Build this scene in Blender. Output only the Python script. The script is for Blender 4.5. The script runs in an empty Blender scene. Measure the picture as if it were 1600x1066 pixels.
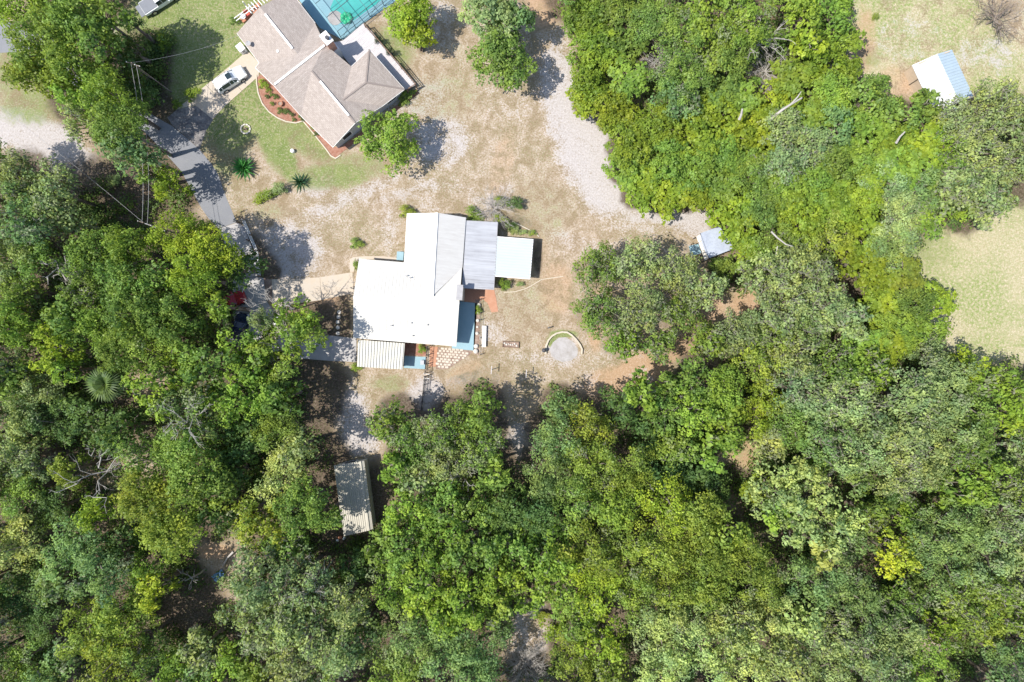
import bpy, bmesh, math, random
import numpy as np
from mathutils import Vector, Matrix

R_ = math.radians
S = 1600.0 / 140.0          # photo pixels per metre on the ground
CH = 95.0                   # camera height in metres
scene = bpy.context.scene
C = scene.collection

# ------------------------------------------------------------------ camera
cam_d = bpy.data.cameras.new("camera")
cam_d.sensor_width = 36.0
cam_d.lens = 36.0 * CH / 140.0
cam_d.clip_end = 9000
cam_d.clip_start = 1
cam = bpy.data.objects.new("camera", cam_d)
cam.location = (0, 0, CH)
C.objects.link(cam)
scene.camera = cam

# ------------------------------------------------------------------ light
SUN_EL, SUN_AZ = 59.0, 196.0      # azimuth of the direction TOWARDS the sun, measured from +X
world = bpy.data.worlds.new("World")
scene.world = world
world.use_nodes = True
wn = world.node_tree
bg = wn.nodes["Background"]
sky = wn.nodes.new("ShaderNodeTexSky")
sky.sky_type = 'NISHITA'
sky.sun_disc = False
sky.sun_elevation = R_(SUN_EL)
sky.sun_rotation = R_(90 - SUN_AZ)
wn.links.new(sky.outputs[0], bg.inputs[0])
bg.inputs[1].default_value = 0.145
sun_d = bpy.data.lights.new("sun", 'SUN')
sun_d.energy = 4.3
sun_d.angle = R_(0.5)
sun_d.color = (1.0, 0.96, 0.89)
sun = bpy.data.objects.new("sun", sun_d)
sdir = Vector((math.cos(R_(SUN_EL)) * math.cos(R_(SUN_AZ)), math.cos(R_(SUN_EL)) * math.sin(R_(SUN_AZ)), math.sin(R_(SUN_EL))))
sun.rotation_euler = sdir.to_track_quat('Z', 'Y').to_euler()
sun.location = sdir * 200
C.objects.link(sun)
scene.view_settings.view_transform = 'Standard'
scene.view_settings.look = 'None'
scene.view_settings.gamma = 1
scene.view_settings.exposure = 0.57
scene.view_settings.use_curve_mapping = False
scene.cycles.max_bounces = 6

rng = random.Random(7)
nr = np.random.RandomState(11)


def P(px, py, h=0.0):
    k = 1 - h / CH
    return Vector(((px - 800) / S * k, (533 - py) / S * k, h))


def G(px, py, z=0.0):            # a spot on the ground, lifted by z
    return Vector(((px - 800) / S, (533 - py) / S, z))


# ------------------------------------------------------------------ materials
class N:
    """tiny node-tree helper"""
    def __init__(s, name):
        s.m = bpy.data.materials.new(name)
        s.m.use_nodes = True
        s.t = s.m.node_tree
        s.t.nodes.clear()
        s.out = s.t.nodes.new("ShaderNodeOutputMaterial")

    def n(s, typ, **kw):
        nd = s.t.nodes.new("ShaderNode" + typ)
        for k, v in kw.items():
            if k.startswith('i_'):
                key = k[2:]
                key = int(key) if key.isdigit() else key.replace('_', ' ')
                s.set(nd.inputs[key], v)
            else:
                setattr(nd, k, v)
        return nd

    def set(s, sock, v):
        if isinstance(v, bpy.types.NodeSocket):
            s.t.links.new(v, sock)
        elif isinstance(v, (tuple, list)) and len(v) == 3 and sock.type == 'RGBA':
            sock.default_value = (*v, 1)
        else:
            sock.default_value = v

    def pos(s):
        return s.n("NewGeometry").outputs["Position"]

    def obj(s):
        return s.n("TexCoord").outputs["Object"]

    def noise(s, vec, scale, detail=4, rough=0.6, dist=0.0):
        nd = s.n("TexNoise", i_Vector=vec, i_Scale=scale, i_Detail=detail, i_Roughness=rough, i_Distortion=dist)
        return nd.outputs[0]

    def map(s, vec, scale=(1, 1, 1), rot=(0, 0, 0), loc=(0, 0, 0)):
        return s.n("Mapping", i_Vector=vec, i_Scale=scale, i_Rotation=rot, i_Location=loc).outputs[0]

    def rng(s, v, a, b, c=0.0, d=1.0):
        return s.n("MapRange", i_0=v, i_1=a, i_2=b, i_3=c, i_4=d).outputs[0]

    def math(s, op, a, b=0.0):
        nd = s.n("Math", operation=op)
        s.set(nd.inputs[0], a)
        s.set(nd.inputs[1], b)
        return nd.outputs[0]

    def mix(s, f, a, b, mode='MIX'):
        nd = s.n("Mix", data_type='RGBA', blend_type=mode)
        s.set(nd.inputs[0], f)
        s.set(nd.inputs[6], a)
        s.set(nd.inputs[7], b)
        return nd.outputs[2]

    def attr(s, name):
        return s.n("Attribute", attribute_name=name)

    def bump(s, h, strength=0.4, dist=0.05):
        return s.n("Bump", i_Height=h, i_Strength=strength, i_Distance=dist).outputs[0]

    def pbr(s, color, rough=0.7, spec=0.3, metal=0.0, normal=None, **kw):
        p = s.n("BsdfPrincipled", i_Roughness=rough, i_Metallic=metal)
        s.set(p.inputs["Base Color"], color)
        p.inputs["Specular IOR Level"].default_value = spec
        if normal is not None:
            s.set(p.inputs["Normal"], normal)
        s.t.links.new(p.outputs[0], s.out.inputs[0])
        return p


def simple(name, col, rough=0.7, spec=0.3, metal=0.0, var=0.12, scale=2.0, bump=0.0):
    m = N(name)
    o = m.pos()
    n1 = m.noise(o, scale, 5, 0.65)
    f = m.rng(n1, 0.3, 0.7)
    dark = tuple(c * (1 - var) for c in col)
    lite = tuple(min(0.95, c * (1 + var)) for c in col)
    c = m.mix(f, dark, lite)
    m.pbr(c, rough, spec, metal, m.bump(m.noise(o, scale * 8, 4), bump) if bump else None)
    return m.m


def worn(name, col, stain, amount=0.5, rough=0.8, scale=0.6, fine=6.0, stretch=(1, 1, 1), rot=0.0, bump=0.2):
    """a base colour with patches and fine grain of a second one"""
    m = N(name)
    o = m.pos()
    v = m.map(o, stretch, (0, 0, rot))
    a = m.noise(v, scale, 6, 0.7)
    b = m.noise(v, fine, 5, 0.7)
    f = m.math('ADD', m.rng(a, 0.4, 0.75), m.rng(b, 0.35, 0.8, -0.25, 0.45))
    f = m.math('MULTIPLY', f, amount)
    c = m.mix(f, col, stain)
    m.pbr(c, rough, 0.2, 0, m.bump(b, bump, 0.02))
    return m.m


def leaf_material(name, transl=0.34, vary=1.0):
    m = N(name)
    oi = m.n("ObjectInfo")
    t = m.attr("tint").outputs["Fac"]
    g = m.attr("moss").outputs["Fac"]
    base = oi.outputs["Color"]
    pn = m.noise(m.pos(), 0.42, 3, 0.6)
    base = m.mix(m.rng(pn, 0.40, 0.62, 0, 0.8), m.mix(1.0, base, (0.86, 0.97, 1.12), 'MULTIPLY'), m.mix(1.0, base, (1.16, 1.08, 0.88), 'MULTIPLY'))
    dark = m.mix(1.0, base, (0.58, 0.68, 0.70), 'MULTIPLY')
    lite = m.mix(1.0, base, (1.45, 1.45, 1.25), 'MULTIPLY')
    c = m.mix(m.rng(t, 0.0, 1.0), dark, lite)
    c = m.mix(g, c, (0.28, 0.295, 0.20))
    p = m.n("BsdfPrincipled", i_Roughness=0.48)
    m.set(p.inputs["Base Color"], c)
    p.inputs["Specular IOR Level"].default_value = 0.25
    tr = m.n("BsdfTranslucent")
    m.set(tr.inputs[0], m.mix(1.0, c, (1.3, 1.35, 0.5), 'MULTIPLY'))
    mx = m.n("MixShader")
    mx.inputs[0].default_value = transl
    m.t.links.new(p.outputs[0], mx.inputs[1])
    m.t.links.new(tr.outputs[0], mx.inputs[2])
    m.t.links.new(mx.outputs[0], m.out.inputs[0])
    return m.m


def ground_material():
    m = N("ground_surface")
    p = m.pos()
    green, white, orange, litter, pale = [m.attr(k).outputs["Fac"] for k in ("m_green", "m_white", "m_orange", "m_litter_shade", "m_pale")]
    big = m.noise(p, 0.11, 5, 0.6, 0.3)
    med = m.noise(p, 0.5, 6, 0.7, 0.6)
    fine = m.noise(p, 2.6, 5, 0.75)
    fine2 = m.noise(m.map(p, (1, 1, 1), (0, 0, 0.6), (31, 17, 0)), 4.2, 4, 0.7)
    grit = m.noise(p, 9.0, 4, 0.8)
    # dry tan grass with olive tufts
    vf = m.noise(p, 4.3, 5, 0.78, 0.4)
    def edge(mask, a, b, k1=1.3, k2=0.9):
        e = m.math('ADD', mask, m.math('MULTIPLY', m.math('SUBTRACT', med, 0.5), k1))
        e = m.math('ADD', e, m.math('MULTIPLY', m.math('SUBTRACT', vf, 0.5), k2))
        return m.rng(e, a, b)
    c = m.mix(m.rng(med, 0.40, 0.60), (0.262, 0.195, 0.122), (0.375, 0.290, 0.195))
    c = m.mix(m.math('MULTIPLY', m.rng(fine2, 0.45, 0.60), m.rng(big, 0.40, 0.60, 0.15, 0.85)), c, (0.215, 0.205, 0.092))
    # pale thatch flecks and bare sand showing between
    sp = m.math('MAXIMUM', m.rng(vf, 0.48, 0.62), m.rng(m.noise(m.map(p, (1, 1.6, 1), (0, 0, 1), (9, 4, 0)), 3.6, 5, 0.75), 0.52, 0.66))
    dens = m.math('ADD', m.rng(med, 0.42, 0.60, 0.12, 0.95), m.math('MULTIPLY', white, 0.6))
    c = m.mix(m.math('MINIMUM', m.math('MULTIPLY', sp, dens), 0.9), c, (0.53, 0.455, 0.425))
    c = m.mix(m.math('MULTIPLY', m.rng(vf, 0.46, 0.40), 0.5), c, (0.16, 0.115, 0.07))
    # pale straw field
    pm = edge(pale, 0.35, 0.65)
    straw = m.mix(m.rng(vf, 0.40, 0.62), (0.35, 0.295, 0.170), (0.56, 0.48, 0.36))
    straw = m.mix(m.math('MULTIPLY', m.rng(fine, 0.38, 0.58), m.rng(big, 0.40, 0.55, 0.35, 1.0)), straw, (0.215, 0.265, 0.085))
    c = m.mix(pm, c, straw)
    # orange sand
    om = edge(orange, 0.4, 0.8, 1.2, 0.6)
    oc = m.mix(m.rng(vf, 0.35, 0.65), (0.36, 0.225, 0.130), (0.46, 0.315, 0.205))
    c = m.mix(m.math('MULTIPLY', om, 0.8), c, oc)
    # white sand
    wm = edge(white, 0.36, 0.80, 1.9, 1.6)
    wc = m.mix(m.rng(vf, 0.40, 0.60), (0.395, 0.360, 0.342), (0.485, 0.452, 0.438))
    wc = m.mix(m.rng(fine2, 0.54, 0.66, 0, 0.65), wc, (0.30, 0.235, 0.18))
    c = m.mix(m.math('MULTIPLY', wm, 0.92), c, wc)
    # green lawn
    gm = edge(green, 0.30, 0.85, 1.7, 1.5)
    gc = m.mix(m.rng(med, 0.36, 0.64), (0.095, 0.165, 0.032), (0.185, 0.228, 0.068))
    gc = m.mix(m.math('MULTIPLY', m.rng(fine, 0.48, 0.56), m.rng(big, 0.42, 0.58, 0.2, 0.8)), gc, (0.30, 0.265, 0.15))
    gc = m.mix(m.rng(vf, 0.53, 0.60, 0, 0.55), gc, (0.42, 0.38, 0.27))
    c = m.mix(m.math('MULTIPLY', gm, 0.93), c, gc)
    # leaf litter under the trees, plus the canopy shadow painted into its mask
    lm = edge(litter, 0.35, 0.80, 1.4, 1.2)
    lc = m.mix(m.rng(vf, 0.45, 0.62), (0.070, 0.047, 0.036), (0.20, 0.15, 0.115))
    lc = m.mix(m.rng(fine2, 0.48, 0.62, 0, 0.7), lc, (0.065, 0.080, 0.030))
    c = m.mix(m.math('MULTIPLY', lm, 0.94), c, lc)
    h = m.math('ADD', m.math('MULTIPLY', fine, 0.6), m.math('MULTIPLY', grit, 0.5))
    m.pbr(c, 0.95, 0.08, 0, m.bump(h, 0.7, 0.15))
    return m.m


def streaked(name, col, streak, sx, sy, rot, amount=0.6, rough=0.45, spec=0.4, metal=0.0):
    m = N(name)
    v = m.map(m.pos(), (1, 1, 1), (0, 0, rot))
    v = m.map(v, (sx, sy, 1))
    a = m.noise(v, 1.0, 6, 0.75)
    b = m.noise(m.pos(), 0.35, 4, 0.6)
    f = m.math('MULTIPLY', m.rng(a, 0.38, 0.7), m.rng(b, 0.3, 0.65, 0.35, 1.0))
    c = m.mix(m.math('MULTIPLY', f, amount), col, streak)
    m.pbr(c, rough, spec, metal)
    return m.m


def shingle_material():
    m = N("roof_shingle")
    uv = m.n("TexCoord").outputs["UV"]
    br = m.n("TexBrick", i_Vector=uv, i_Color1=(0.315, 0.268, 0.235), i_Color2=(0.415, 0.36, 0.32), i_Mortar=(0.20, 0.165, 0.15),
             i_Scale=1.0, i_Mortar_Size=0.012, i_Bias=0.0)
    br.inputs["Brick Width"].default_value = 0.42
    br.inputs["Row Height"].default_value = 0.22
    a = m.noise(m.map(uv, (0.5, 4.0, 1)), 1.0, 6, 0.75)
    b = m.noise(uv, 5.0, 5, 0.7)
    c = m.mix(m.rng(a, 0.42, 0.72, 0, 0.45), br.outputs[0], (0.20, 0.17, 0.155))
    c = m.mix(m.rng(b, 0.35, 0.7, 0, 0.45), c, (0.46, 0.40, 0.355))
    m.pbr(c, 0.95, 0.1, 0, m.bump(br.outputs[1], -0.3, 0.01))
    return m.m


M = {}
M['leaf'] = leaf_material("leaf")
M['ground'] = ground_material()
M['bark'] = worn("bark", (0.16, 0.125, 0.10), (0.34, 0.31, 0.28), 0.7, 0.95, 1.2, 9, (1, 1, 0.3), 0, 0.5)
M['pale_bark'] = worn("weathered_branch", (0.42, 0.39, 0.355), (0.22, 0.195, 0.17), 0.7, 0.95, 1.5, 9)
M['twig'] = worn("grey_twig", (0.21, 0.20, 0.155), (0.32, 0.31, 0.25), 0.7, 0.95, 1.5, 9)
M['asphalt'] = worn("asphalt", (0.205, 0.208, 0.222), (0.26, 0.26, 0.265), 0.6, 0.9, 0.4, 14)
M['old_asphalt'] = worn("cracked_asphalt", (0.13, 0.12, 0.12), (0.40, 0.37, 0.34), 0.8, 0.95, 1.3, 5)
M['concrete'] = worn("tan_concrete", (0.47, 0.41, 0.34), (0.52, 0.37, 0.22), 0.45, 0.85, 0.35, 5)
M['grey_concrete'] = worn("grey_concrete", (0.42, 0.40, 0.39), (0.27, 0.25, 0.24), 0.6, 0.85, 0.7, 6)
M['edging'] = simple("cream_concrete_edging", (0.50, 0.44, 0.35), 0.85, bump=0.2)
M['white_metal'] = streaked("white_painted_metal", (0.585, 0.565, 0.520), (0.50, 0.48, 0.435), 5, 0.35, R_(4.3), 0.8, 0.75, 0.12)
M['dirty_white'] = streaked("weathered_white_metal", (0.61, 0.59, 0.555), (0.47, 0.44, 0.405), 0.25, 3.5, R_(4.3), 0.75, 0.75, 0.12)
M['grey_metal'] = streaked("weathered_grey_metal", (0.42, 0.43, 0.455), (0.22, 0.22, 0.235), 0.10, 3.2, R_(4.3), 1.0, 0.75, 0.12)
M['cool_white'] = simple("cool_white_metal", (0.44, 0.475, 0.485), 0.75, 0.12, var=0.03, scale=0.5)
M['cream_metal'] = streaked("cream_corrugated_metal", (0.56, 0.545, 0.49), (0.50, 0.47, 0.38), 4, 0.4, R_(4.3), 0.5, 0.75, 0.12)
M['cream_shed'] = streaked("cream_shed_metal", (0.50, 0.47, 0.40), (0.36, 0.33, 0.27), 5, 0.5, R_(-8), 0.8, 0.8, 0.12)
M['blue_metal'] = simple("pale_blue_metal", (0.38, 0.465, 0.53), 0.75, 0.12, var=0.06, scale=0.8)
M['barn_white'] = simple("bright_white_metal", (0.56, 0.57, 0.575), 0.75, 0.12, var=0.02, scale=0.5)
M['shed_blue'] = worn("bluish_shed_metal", (0.40, 0.435, 0.51), (0.27, 0.30, 0.37), 0.8, 0.75, 0.9, 4)
M['shingle'] = shingle_material()
M['vent_white'] = simple("white_ridge_vent", (0.85, 0.82, 0.79), 0.6, var=0.03)
M['siding'] = simple("grey_siding", (0.42, 0.43, 0.45), 0.7, var=0.06)
M['cream_wall'] = simple("cream_wall", (0.60, 0.55, 0.47), 0.8, var=0.08)
M['tan_wall'] = simple("tan_plywood", (0.50, 0.40, 0.30), 0.8, var=0.1)
M['dark'] = simple("black_metal", (0.03, 0.03, 0.032), 0.5, 0.4)
M['charcoal'] = simple("charcoal_plastic", (0.07, 0.07, 0.08), 0.6)
M['trim'] = simple("white_trim", (0.8, 0.79, 0.77), 0.6, var=0.04)
M['grey_trim'] = simple("grey_cap_metal", (0.34, 0.33, 0.33), 0.6, var=0.12)
M['mulch'] = worn("red_mulch", (0.27, 0.125, 0.085), (0.42, 0.26, 0.20), 0.9, 0.95, 2.0, 9)
M['soil'] = worn("garden_soil", (0.22, 0.15, 0.115), (0.45, 0.36, 0.30), 0.8, 0.95, 1.5, 7)
M['brick'] = worn("orange_brick", (0.42, 0.215, 0.135), (0.50, 0.29, 0.20), 0.7, 0.9, 1.5, 7)
M['terracotta'] = simple("terracotta", (0.45, 0.20, 0.12), 0.8)
M['brick_red'] = simple("chimney_brick", (0.50, 0.27, 0.19), 0.9, var=0.25, scale=4)
M['paver'] = worn("cream_paver", (0.55, 0.49, 0.41), (0.44, 0.36, 0.28), 0.7, 0.85, 1.2, 6)
M['blue_paint'] = worn("blue_painted_concrete", (0.25, 0.38, 0.43), (0.32, 0.44, 0.48), 0.6, 0.7, 0.7, 4)
M['pool_deck'] = worn("blue_pool_deck", (0.20, 0.36, 0.42), (0.27, 0.42, 0.48), 0.5, 0.7, 0.5, 3)
M['wood_grey'] = streaked("weathered_grey_wood", (0.55, 0.52, 0.52), (0.36, 0.33, 0.33), 6, 0.6, R_(51.5), 0.7, 0.85)
M['wood_brown'] = simple("brown_wood", (0.20, 0.13, 0.09), 0.8, var=0.2)
M['sand'] = worn("pale_ash_sand", (0.40, 0.38, 0.375), (0.25, 0.225, 0.20), 0.9, 0.95, 0.7, 6)
M['car_white'] = simple("white_car_paint", (0.78, 0.79, 0.79), 0.25, 0.5, var=0.01)
M['car_red'] = simple("dark_red_car_paint", (0.30, 0.012, 0.02), 0.25, 0.5, var=0.02)
M['car_blue'] = simple("navy_car_paint", (0.012, 0.02, 0.055), 0.25, 0.5, var=0.02)
M['glass'] = simple("dark_tinted_glass", (0.02, 0.035, 0.04), 0.08, 0.6, var=0.0)
M['tyre'] = simple("tyre_rubber", (0.025, 0.025, 0.025), 0.9)
M['rim'] = simple("alloy_rim", (0.45, 0.46, 0.47), 0.35, 0.5, 0.6)
M['lamp'] = simple("lamp_lens", (0.6, 0.6, 0.58), 0.15, 0.5)
M['bed_cover'] = simple("grey_bed_cover", (0.19, 0.20, 0.225), 0.6, var=0.05)
M['float_green'] = simple("green_inflatable_vinyl", (0.02, 0.42, 0.20), 0.4, 0.4, var=0.15)
M['white_plastic'] = simple("white_plastic", (0.8, 0.8, 0.79), 0.5, var=0.02)
M['red_cloth'] = simple("red_cushion", (0.6, 0.12, 0.09), 0.8)
M['tarp'] = simple("blue_tarp", (0.20, 0.36, 0.58), 0.6)
M['stone'] = worn("pale_stone", (0.60, 0.56, 0.50), (0.42, 0.37, 0.32), 0.7, 0.9, 3, 9)
M['water'] = N("pool_water")
_m = M['water']
_c = _m.mix(_m.rng(_m.noise(_m.pos(), 0.35, 3), 0.35, 0.65), (0.05, 0.36, 0.33), (0.08, 0.45, 0.41))
_m.pbr(_c, 0.08, 0.5, 0, _m.bump(_m.noise(_m.pos(), 2.5, 3), 0.25, 0.03))
M['water'] = _m.m
M['cage'] = simple('bronze_grey_cage_frame', (0.10, 0.15, 0.17), 0.6)
_m = N("insect_screen")
_t = _m.n("BsdfTransparent")
_d = _m.n("BsdfDiffuse")
_d.inputs[0].default_value = (0.10, 0.13, 0.14, 1)
_x = _m.n("MixShader")
_x.inputs[0].default_value = 0.14
_m.t.links.new(_t.outputs[0], _x.inputs[1])
_m.t.links.new(_d.outputs[0], _x.inputs[2])
_m.t.links.new(_x.outputs[0], _m.out.inputs[0])
M['screen'] = _m.m


# ------------------------------------------------------------------ object helpers
def tag(o, label=None, cat=None, group=None, kind=None):
    if label:
        o['label'] = label
    if cat:
        o['category'] = cat
    if group:
        o['group'] = group
    if kind:
        o['kind'] = kind
    return o


def empty(name, loc, rz=0.0, label=None, cat=None, group=None):
    o = bpy.data.objects.new(name, None)
    o.empty_display_size = 0.3
    o.location = loc
    o.rotation_euler = (0, 0, rz)
    C.objects.link(o)
    return tag(o, label, cat, group)


def link(name, me, parent=None, loc=(0, 0, 0), rot=(0, 0, 0), scale=(1, 1, 1), world_pts=False):
    o = bpy.data.objects.new(name, me)
    C.objects.link(o)
    o.location = loc
    o.rotation_euler = rot
    o.scale = scale
    if parent is not None:
        o.parent = parent
        if world_pts:     # mesh given in world coordinates: take out the parents' placement
            mw = Matrix.Identity(4)
            q = parent
            chain = []
            while q is not None:
                chain.append(q)
                q = q.parent
            for q in reversed(chain):
                mw = mw @ (q.matrix_parent_inverse @ q.matrix_basis)
            o.matrix_parent_inverse = mw.inverted()
    return o


class MB:
    """collects simple solids; build() makes ONE mesh object"""
    def __init__(s):
        s.v, s.f, s.uv = [], [], {}

    def add(s, vs, fs):
        b = len(s.v)
        s.v += [tuple(v) for v in vs]
        s.f += [tuple(b + i for i in f) for f in fs]

    def box(s, c, size, rz=0.0, top=(1, 1)):
        x, y, z = size[0] / 2, size[1] / 2, size[2] / 2
        ca, sa = math.cos(rz), math.sin(rz)
        vs = []
        for dz in (-z, z):
            kx, ky = (top if dz > 0 else (1, 1))
            for dx, dy in ((-x, -y), (x, -y), (x, y), (-x, y)):
                dx *= kx
                dy *= ky
                vs.append((c[0] + dx * ca - dy * sa, c[1] + dx * sa + dy * ca, c[2] + dz))
        s.add(vs, [(3, 2, 1, 0), (4, 5, 6, 7), (0, 1, 5, 4), (1, 2, 6, 5), (2, 3, 7, 6), (3, 0, 4, 7)])
        return s

    def bar(s, a, b, w, h, up=(0, 0, 1)):
        a, b, up = Vector(a), Vector(b), Vector(up)
        d = (b - a).normalized()
        side = d.cross(up)
        if side.length < 1e-4:
            side = d.cross(Vector((1, 0, 0)))
        side.normalize()
        u = side.cross(d)
        vs = []
        for p in (a, b):
            for i, j in ((-1, -1), (1, -1), (1, 1), (-1, 1)):
                vs.append(p + side * (w / 2 * i) + u * (h / 2 * j))
        s.add(vs, [(0, 1, 2, 3), (7, 6, 5, 4), (0, 4, 5, 1), (1, 5, 6, 2), (2, 6, 7, 3), (3, 7, 4, 0)])
        return s

    def tube(s, pts, rad, seg=6, cap=True):
        pts = [Vector(p) for p in pts]
        n = len(pts)
        if not isinstance(rad, (list, tuple)):
            rad = [rad] * n
        rings = []
        b = len(s.v)
        for i, p in enumerate(pts):
            d = (pts[min(i + 1, n - 1)] - pts[max(i - 1, 0)])
            d = d.normalized() if d.length > 1e-6 else Vector((0, 0, 1))
            side = d.cross(Vector((0.3, 0.2, 1)))
            if side.length < 1e-3:
                side = d.cross(Vector((1, 0, 0)))
            side.normalize()
            u = side.cross(d)
            for k in range(seg):
                a = 2 * math.pi * k / seg
                s.v.append(tuple(p + (side * math.cos(a) + u * math.sin(a)) * rad[i]))
        for i in range(n - 1):
            for k in range(seg):
                k2 = (k + 1) % seg
                s.f.append((b + i * seg + k, b + i * seg + k2, b + (i + 1) * seg + k2, b + (i + 1) * seg + k))
        if cap:
            s.f.append(tuple(b + k for k in reversed(range(seg))))
            s.f.append(tuple(b + (n - 1) * seg + k for k in range(seg)))
        return s

    def lathe(s, c, prof, seg=16):
        b = len(s.v)
        for r, z in prof:
            for k in range(seg):
                a = 2 * math.pi * k / seg
                s.v.append((c[0] + r * math.cos(a), c[1] + r * math.sin(a), c[2] + z))
        n = len(prof)
        for i in range(n - 1):
            for k in range(seg):
                k2 = (k + 1) % seg
                s.f.append((b + i * seg + k, b + i * seg + k2, b + (i + 1) * seg + k2, b + (i + 1) * seg + k))
        s.f.append(tuple(b + k for k in reversed(range(seg))))
        s.f.append(tuple(b + (n - 1) * seg + k for k in range(seg)))
        return s

    def prism(s, pts, z0, z1):
        pts = [(p[0], p[1]) for p in pts]
        ar = sum(pts[i][0] * pts[(i + 1) % len(pts)][1] - pts[(i + 1) % len(pts)][0] * pts[i][1] for i in range(len(pts)))
        if ar < 0:
            pts = pts[::-1]
        n = len(pts)
        vs = [(x, y, z0) for x, y in pts] + [(x, y, z1) for x, y in pts]
        fs = [tuple(reversed(range(n))), tuple(range(n, 2 * n))]
        fs += [(i, (i + 1) % n, n + (i + 1) % n, n + i) for i in range(n)]
        s.add(vs, fs)
        return s

    def face(s, pts):
        s.add(pts, [tuple(range(len(pts)))])
        return s

    def slab(s, pts, t):
        """a sloped sheet given by its top outline, thickness t downwards"""
        pts = [Vector(p) for p in pts]
        nz = sum(pts[i].x * pts[(i + 1) % len(pts)].y - pts[(i + 1) % len(pts)].x * pts[i].y for i in range(len(pts)))
        if nz < 0:
            pts = pts[::-1]
        n = len(pts)
        low = [p - Vector((0, 0, t)) for p in pts]
        s.add(low + pts, [tuple(reversed(range(n))), tuple(range(n, 2 * n))] +
              [(i, (i + 1) % n, n + (i + 1) % n, n + i) for i in range(n)])
        return s

    def mesh(s, name, mat, smooth=False):
        me = bpy.data.meshes.new(name)
        me.from_pydata(s.v, [], s.f)
        me.materials.append(mat)
        if smooth:
            me.polygons.foreach_set("use_smooth", [True] * len(me.polygons))
        me.update()
        return me

    def build(s, name, mat, parent=None, smooth=False, bevel=0.0, world_pts=True):
        me = s.mesh(name, mat, smooth)
        if bevel:
            bm = bmesh.new()
            bm.from_mesh(me)
            bmesh.ops.bevel(bm, geom=bm.edges[:], offset=bevel, segments=1, affect='EDGES')
            bm.to_mesh(me)
            bm.free()
        return link(name, me, parent, world_pts=world_pts)


def sheet(name, px, z0, z1, mat, kind='structure', parent=None):
    o = MB().prism([G(x, y) for x, y in px], z0, z1).build(name, mat, parent)
    if kind:
        o['kind'] = kind
    return o


def ribs(mb, A, B, D, Cc, n, w=0.05, h=0.05, lift=0.0):
    """n ribs running from edge A-B to edge D-C (A over D, B over C)"""
    A, B, D, Cc = Vector(A), Vector(B), Vector(D), Vector(Cc)
    for i in range(n):
        t = (i + 0.5) / n
        a, b = A.lerp(B, t), D.lerp(Cc, t)
        mb.bar(a + Vector((0, 0, lift + h / 2 - 0.004)), b + Vector((0, 0, lift + h / 2 - 0.004)), w, h)


def inset(pts, d):
    n = len(pts)
    ar = sum(pts[i][0] * pts[(i + 1) % n][1] - pts[(i + 1) % n][0] * pts[i][1] for i in range(n))
    sg = 1 if ar > 0 else -1
    out = []
    for i in range(n):
        p0, p1, p2 = [Vector((pts[j % n][0], pts[j % n][1])) for j in (i - 1, i, i + 1)]
        d1, d2 = (p1 - p0).normalized(), (p2 - p1).normalized()
        n1, n2 = Vector((-d1.y, d1.x)) * sg, Vector((-d2.y, d2.x)) * sg
        k = n1 + n2
        den = max(0.3, 1 + n1.dot(n2))
        out.append(p1 + k * (d / den))
    return out


def inpoly(x, y, poly):
    c = False
    j = len(poly) - 1
    for i in range(len(poly)):
        xi, yi = poly[i]
        xj, yj = poly[j]
        if (yi > y) != (yj > y) and x < (xj - xi) * (y - yi) / (yj - yi + 1e-9) + xi:
            c = not c
        j = i
    return c


# ------------------------------------------------------------------ foliage meshes
def unit(v):
    return v / (np.linalg.norm(v, axis=1, keepdims=True) + 1e-9)


def leaves_mesh(name, pos, nrm, size, tint, moss, rs, aspect=1.0):
    n = len(pos)
    r = unit(rs.normal(size=(n, 3)))
    u = unit(np.cross(nrm, r))
    v = np.cross(nrm, u)
    sz = (size * (0.50 + 1.0 * rs.rand(n) ** 1.3))[:, None]
    asp = (aspect * (0.45 + 0.35 * rs.rand(n)))[:, None]
    droop = nrm * sz * 0.18
    V = np.empty((n, 4, 3))
    V[:, 0] = pos - u * sz * 0.5 - droop
    V[:, 1] = pos - v * sz * asp * 0.5
    V[:, 2] = pos + u * sz * 0.5 - droop
    V[:, 3] = pos + v * sz * asp * 0.5
    me = bpy.data.meshes.new(name)
    me.vertices.add(n * 4)
    me.vertices.foreach_set("co", V.ravel().astype(np.float32))
    me.loops.add(n * 4)
    me.loops.foreach_set("vertex_index", np.arange(n * 4, dtype=np.int32))
    me.polygons.add(n)
    me.polygons.foreach_set("loop_start", (np.arange(n) * 4).astype(np.int32))
    me.update(calc_edges=True)
    for nm, arr in (("tint", tint), ("moss", moss)):
        a = me.attributes.new(nm, 'FLOAT', 'FACE')
        a.data.foreach_set("value", arr.astype(np.float32))
    me.materials.append(M['leaf'])
    return me


KIND = {   # clump radius m, leaf m, lobe size, density, moss share, flatness, gaps
    'dense': dict(cr=0.62, leaf=0.30, lobe=(0.24, 0.37), dens=1.25, moss=0.00, flat=0.75, keep=0.95),
    'broad': dict(cr=0.55, leaf=0.39, lobe=(0.20, 0.33), dens=0.95, moss=0.02, flat=0.70, keep=0.86),
    'oak': dict(cr=0.60, leaf=0.30, lobe=(0.18, 0.31), dens=1.0, moss=0.15, flat=0.58, keep=0.80),
    'vine': dict(cr=0.45, leaf=0.32, lobe=(0.22, 0.38), dens=1.35, moss=0.00, flat=0.80, keep=0.97),
    'yard': dict(cr=0.55, leaf=0.34, lobe=(0.30, 0.42), dens=1.15, moss=0.04, flat=0.72, keep=0.97),
    'fine': dict(cr=0.75, leaf=0.27, lobe=(0.20, 0.33), dens=1.15, moss=0.05, flat=0.72, keep=0.88),
}


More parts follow.
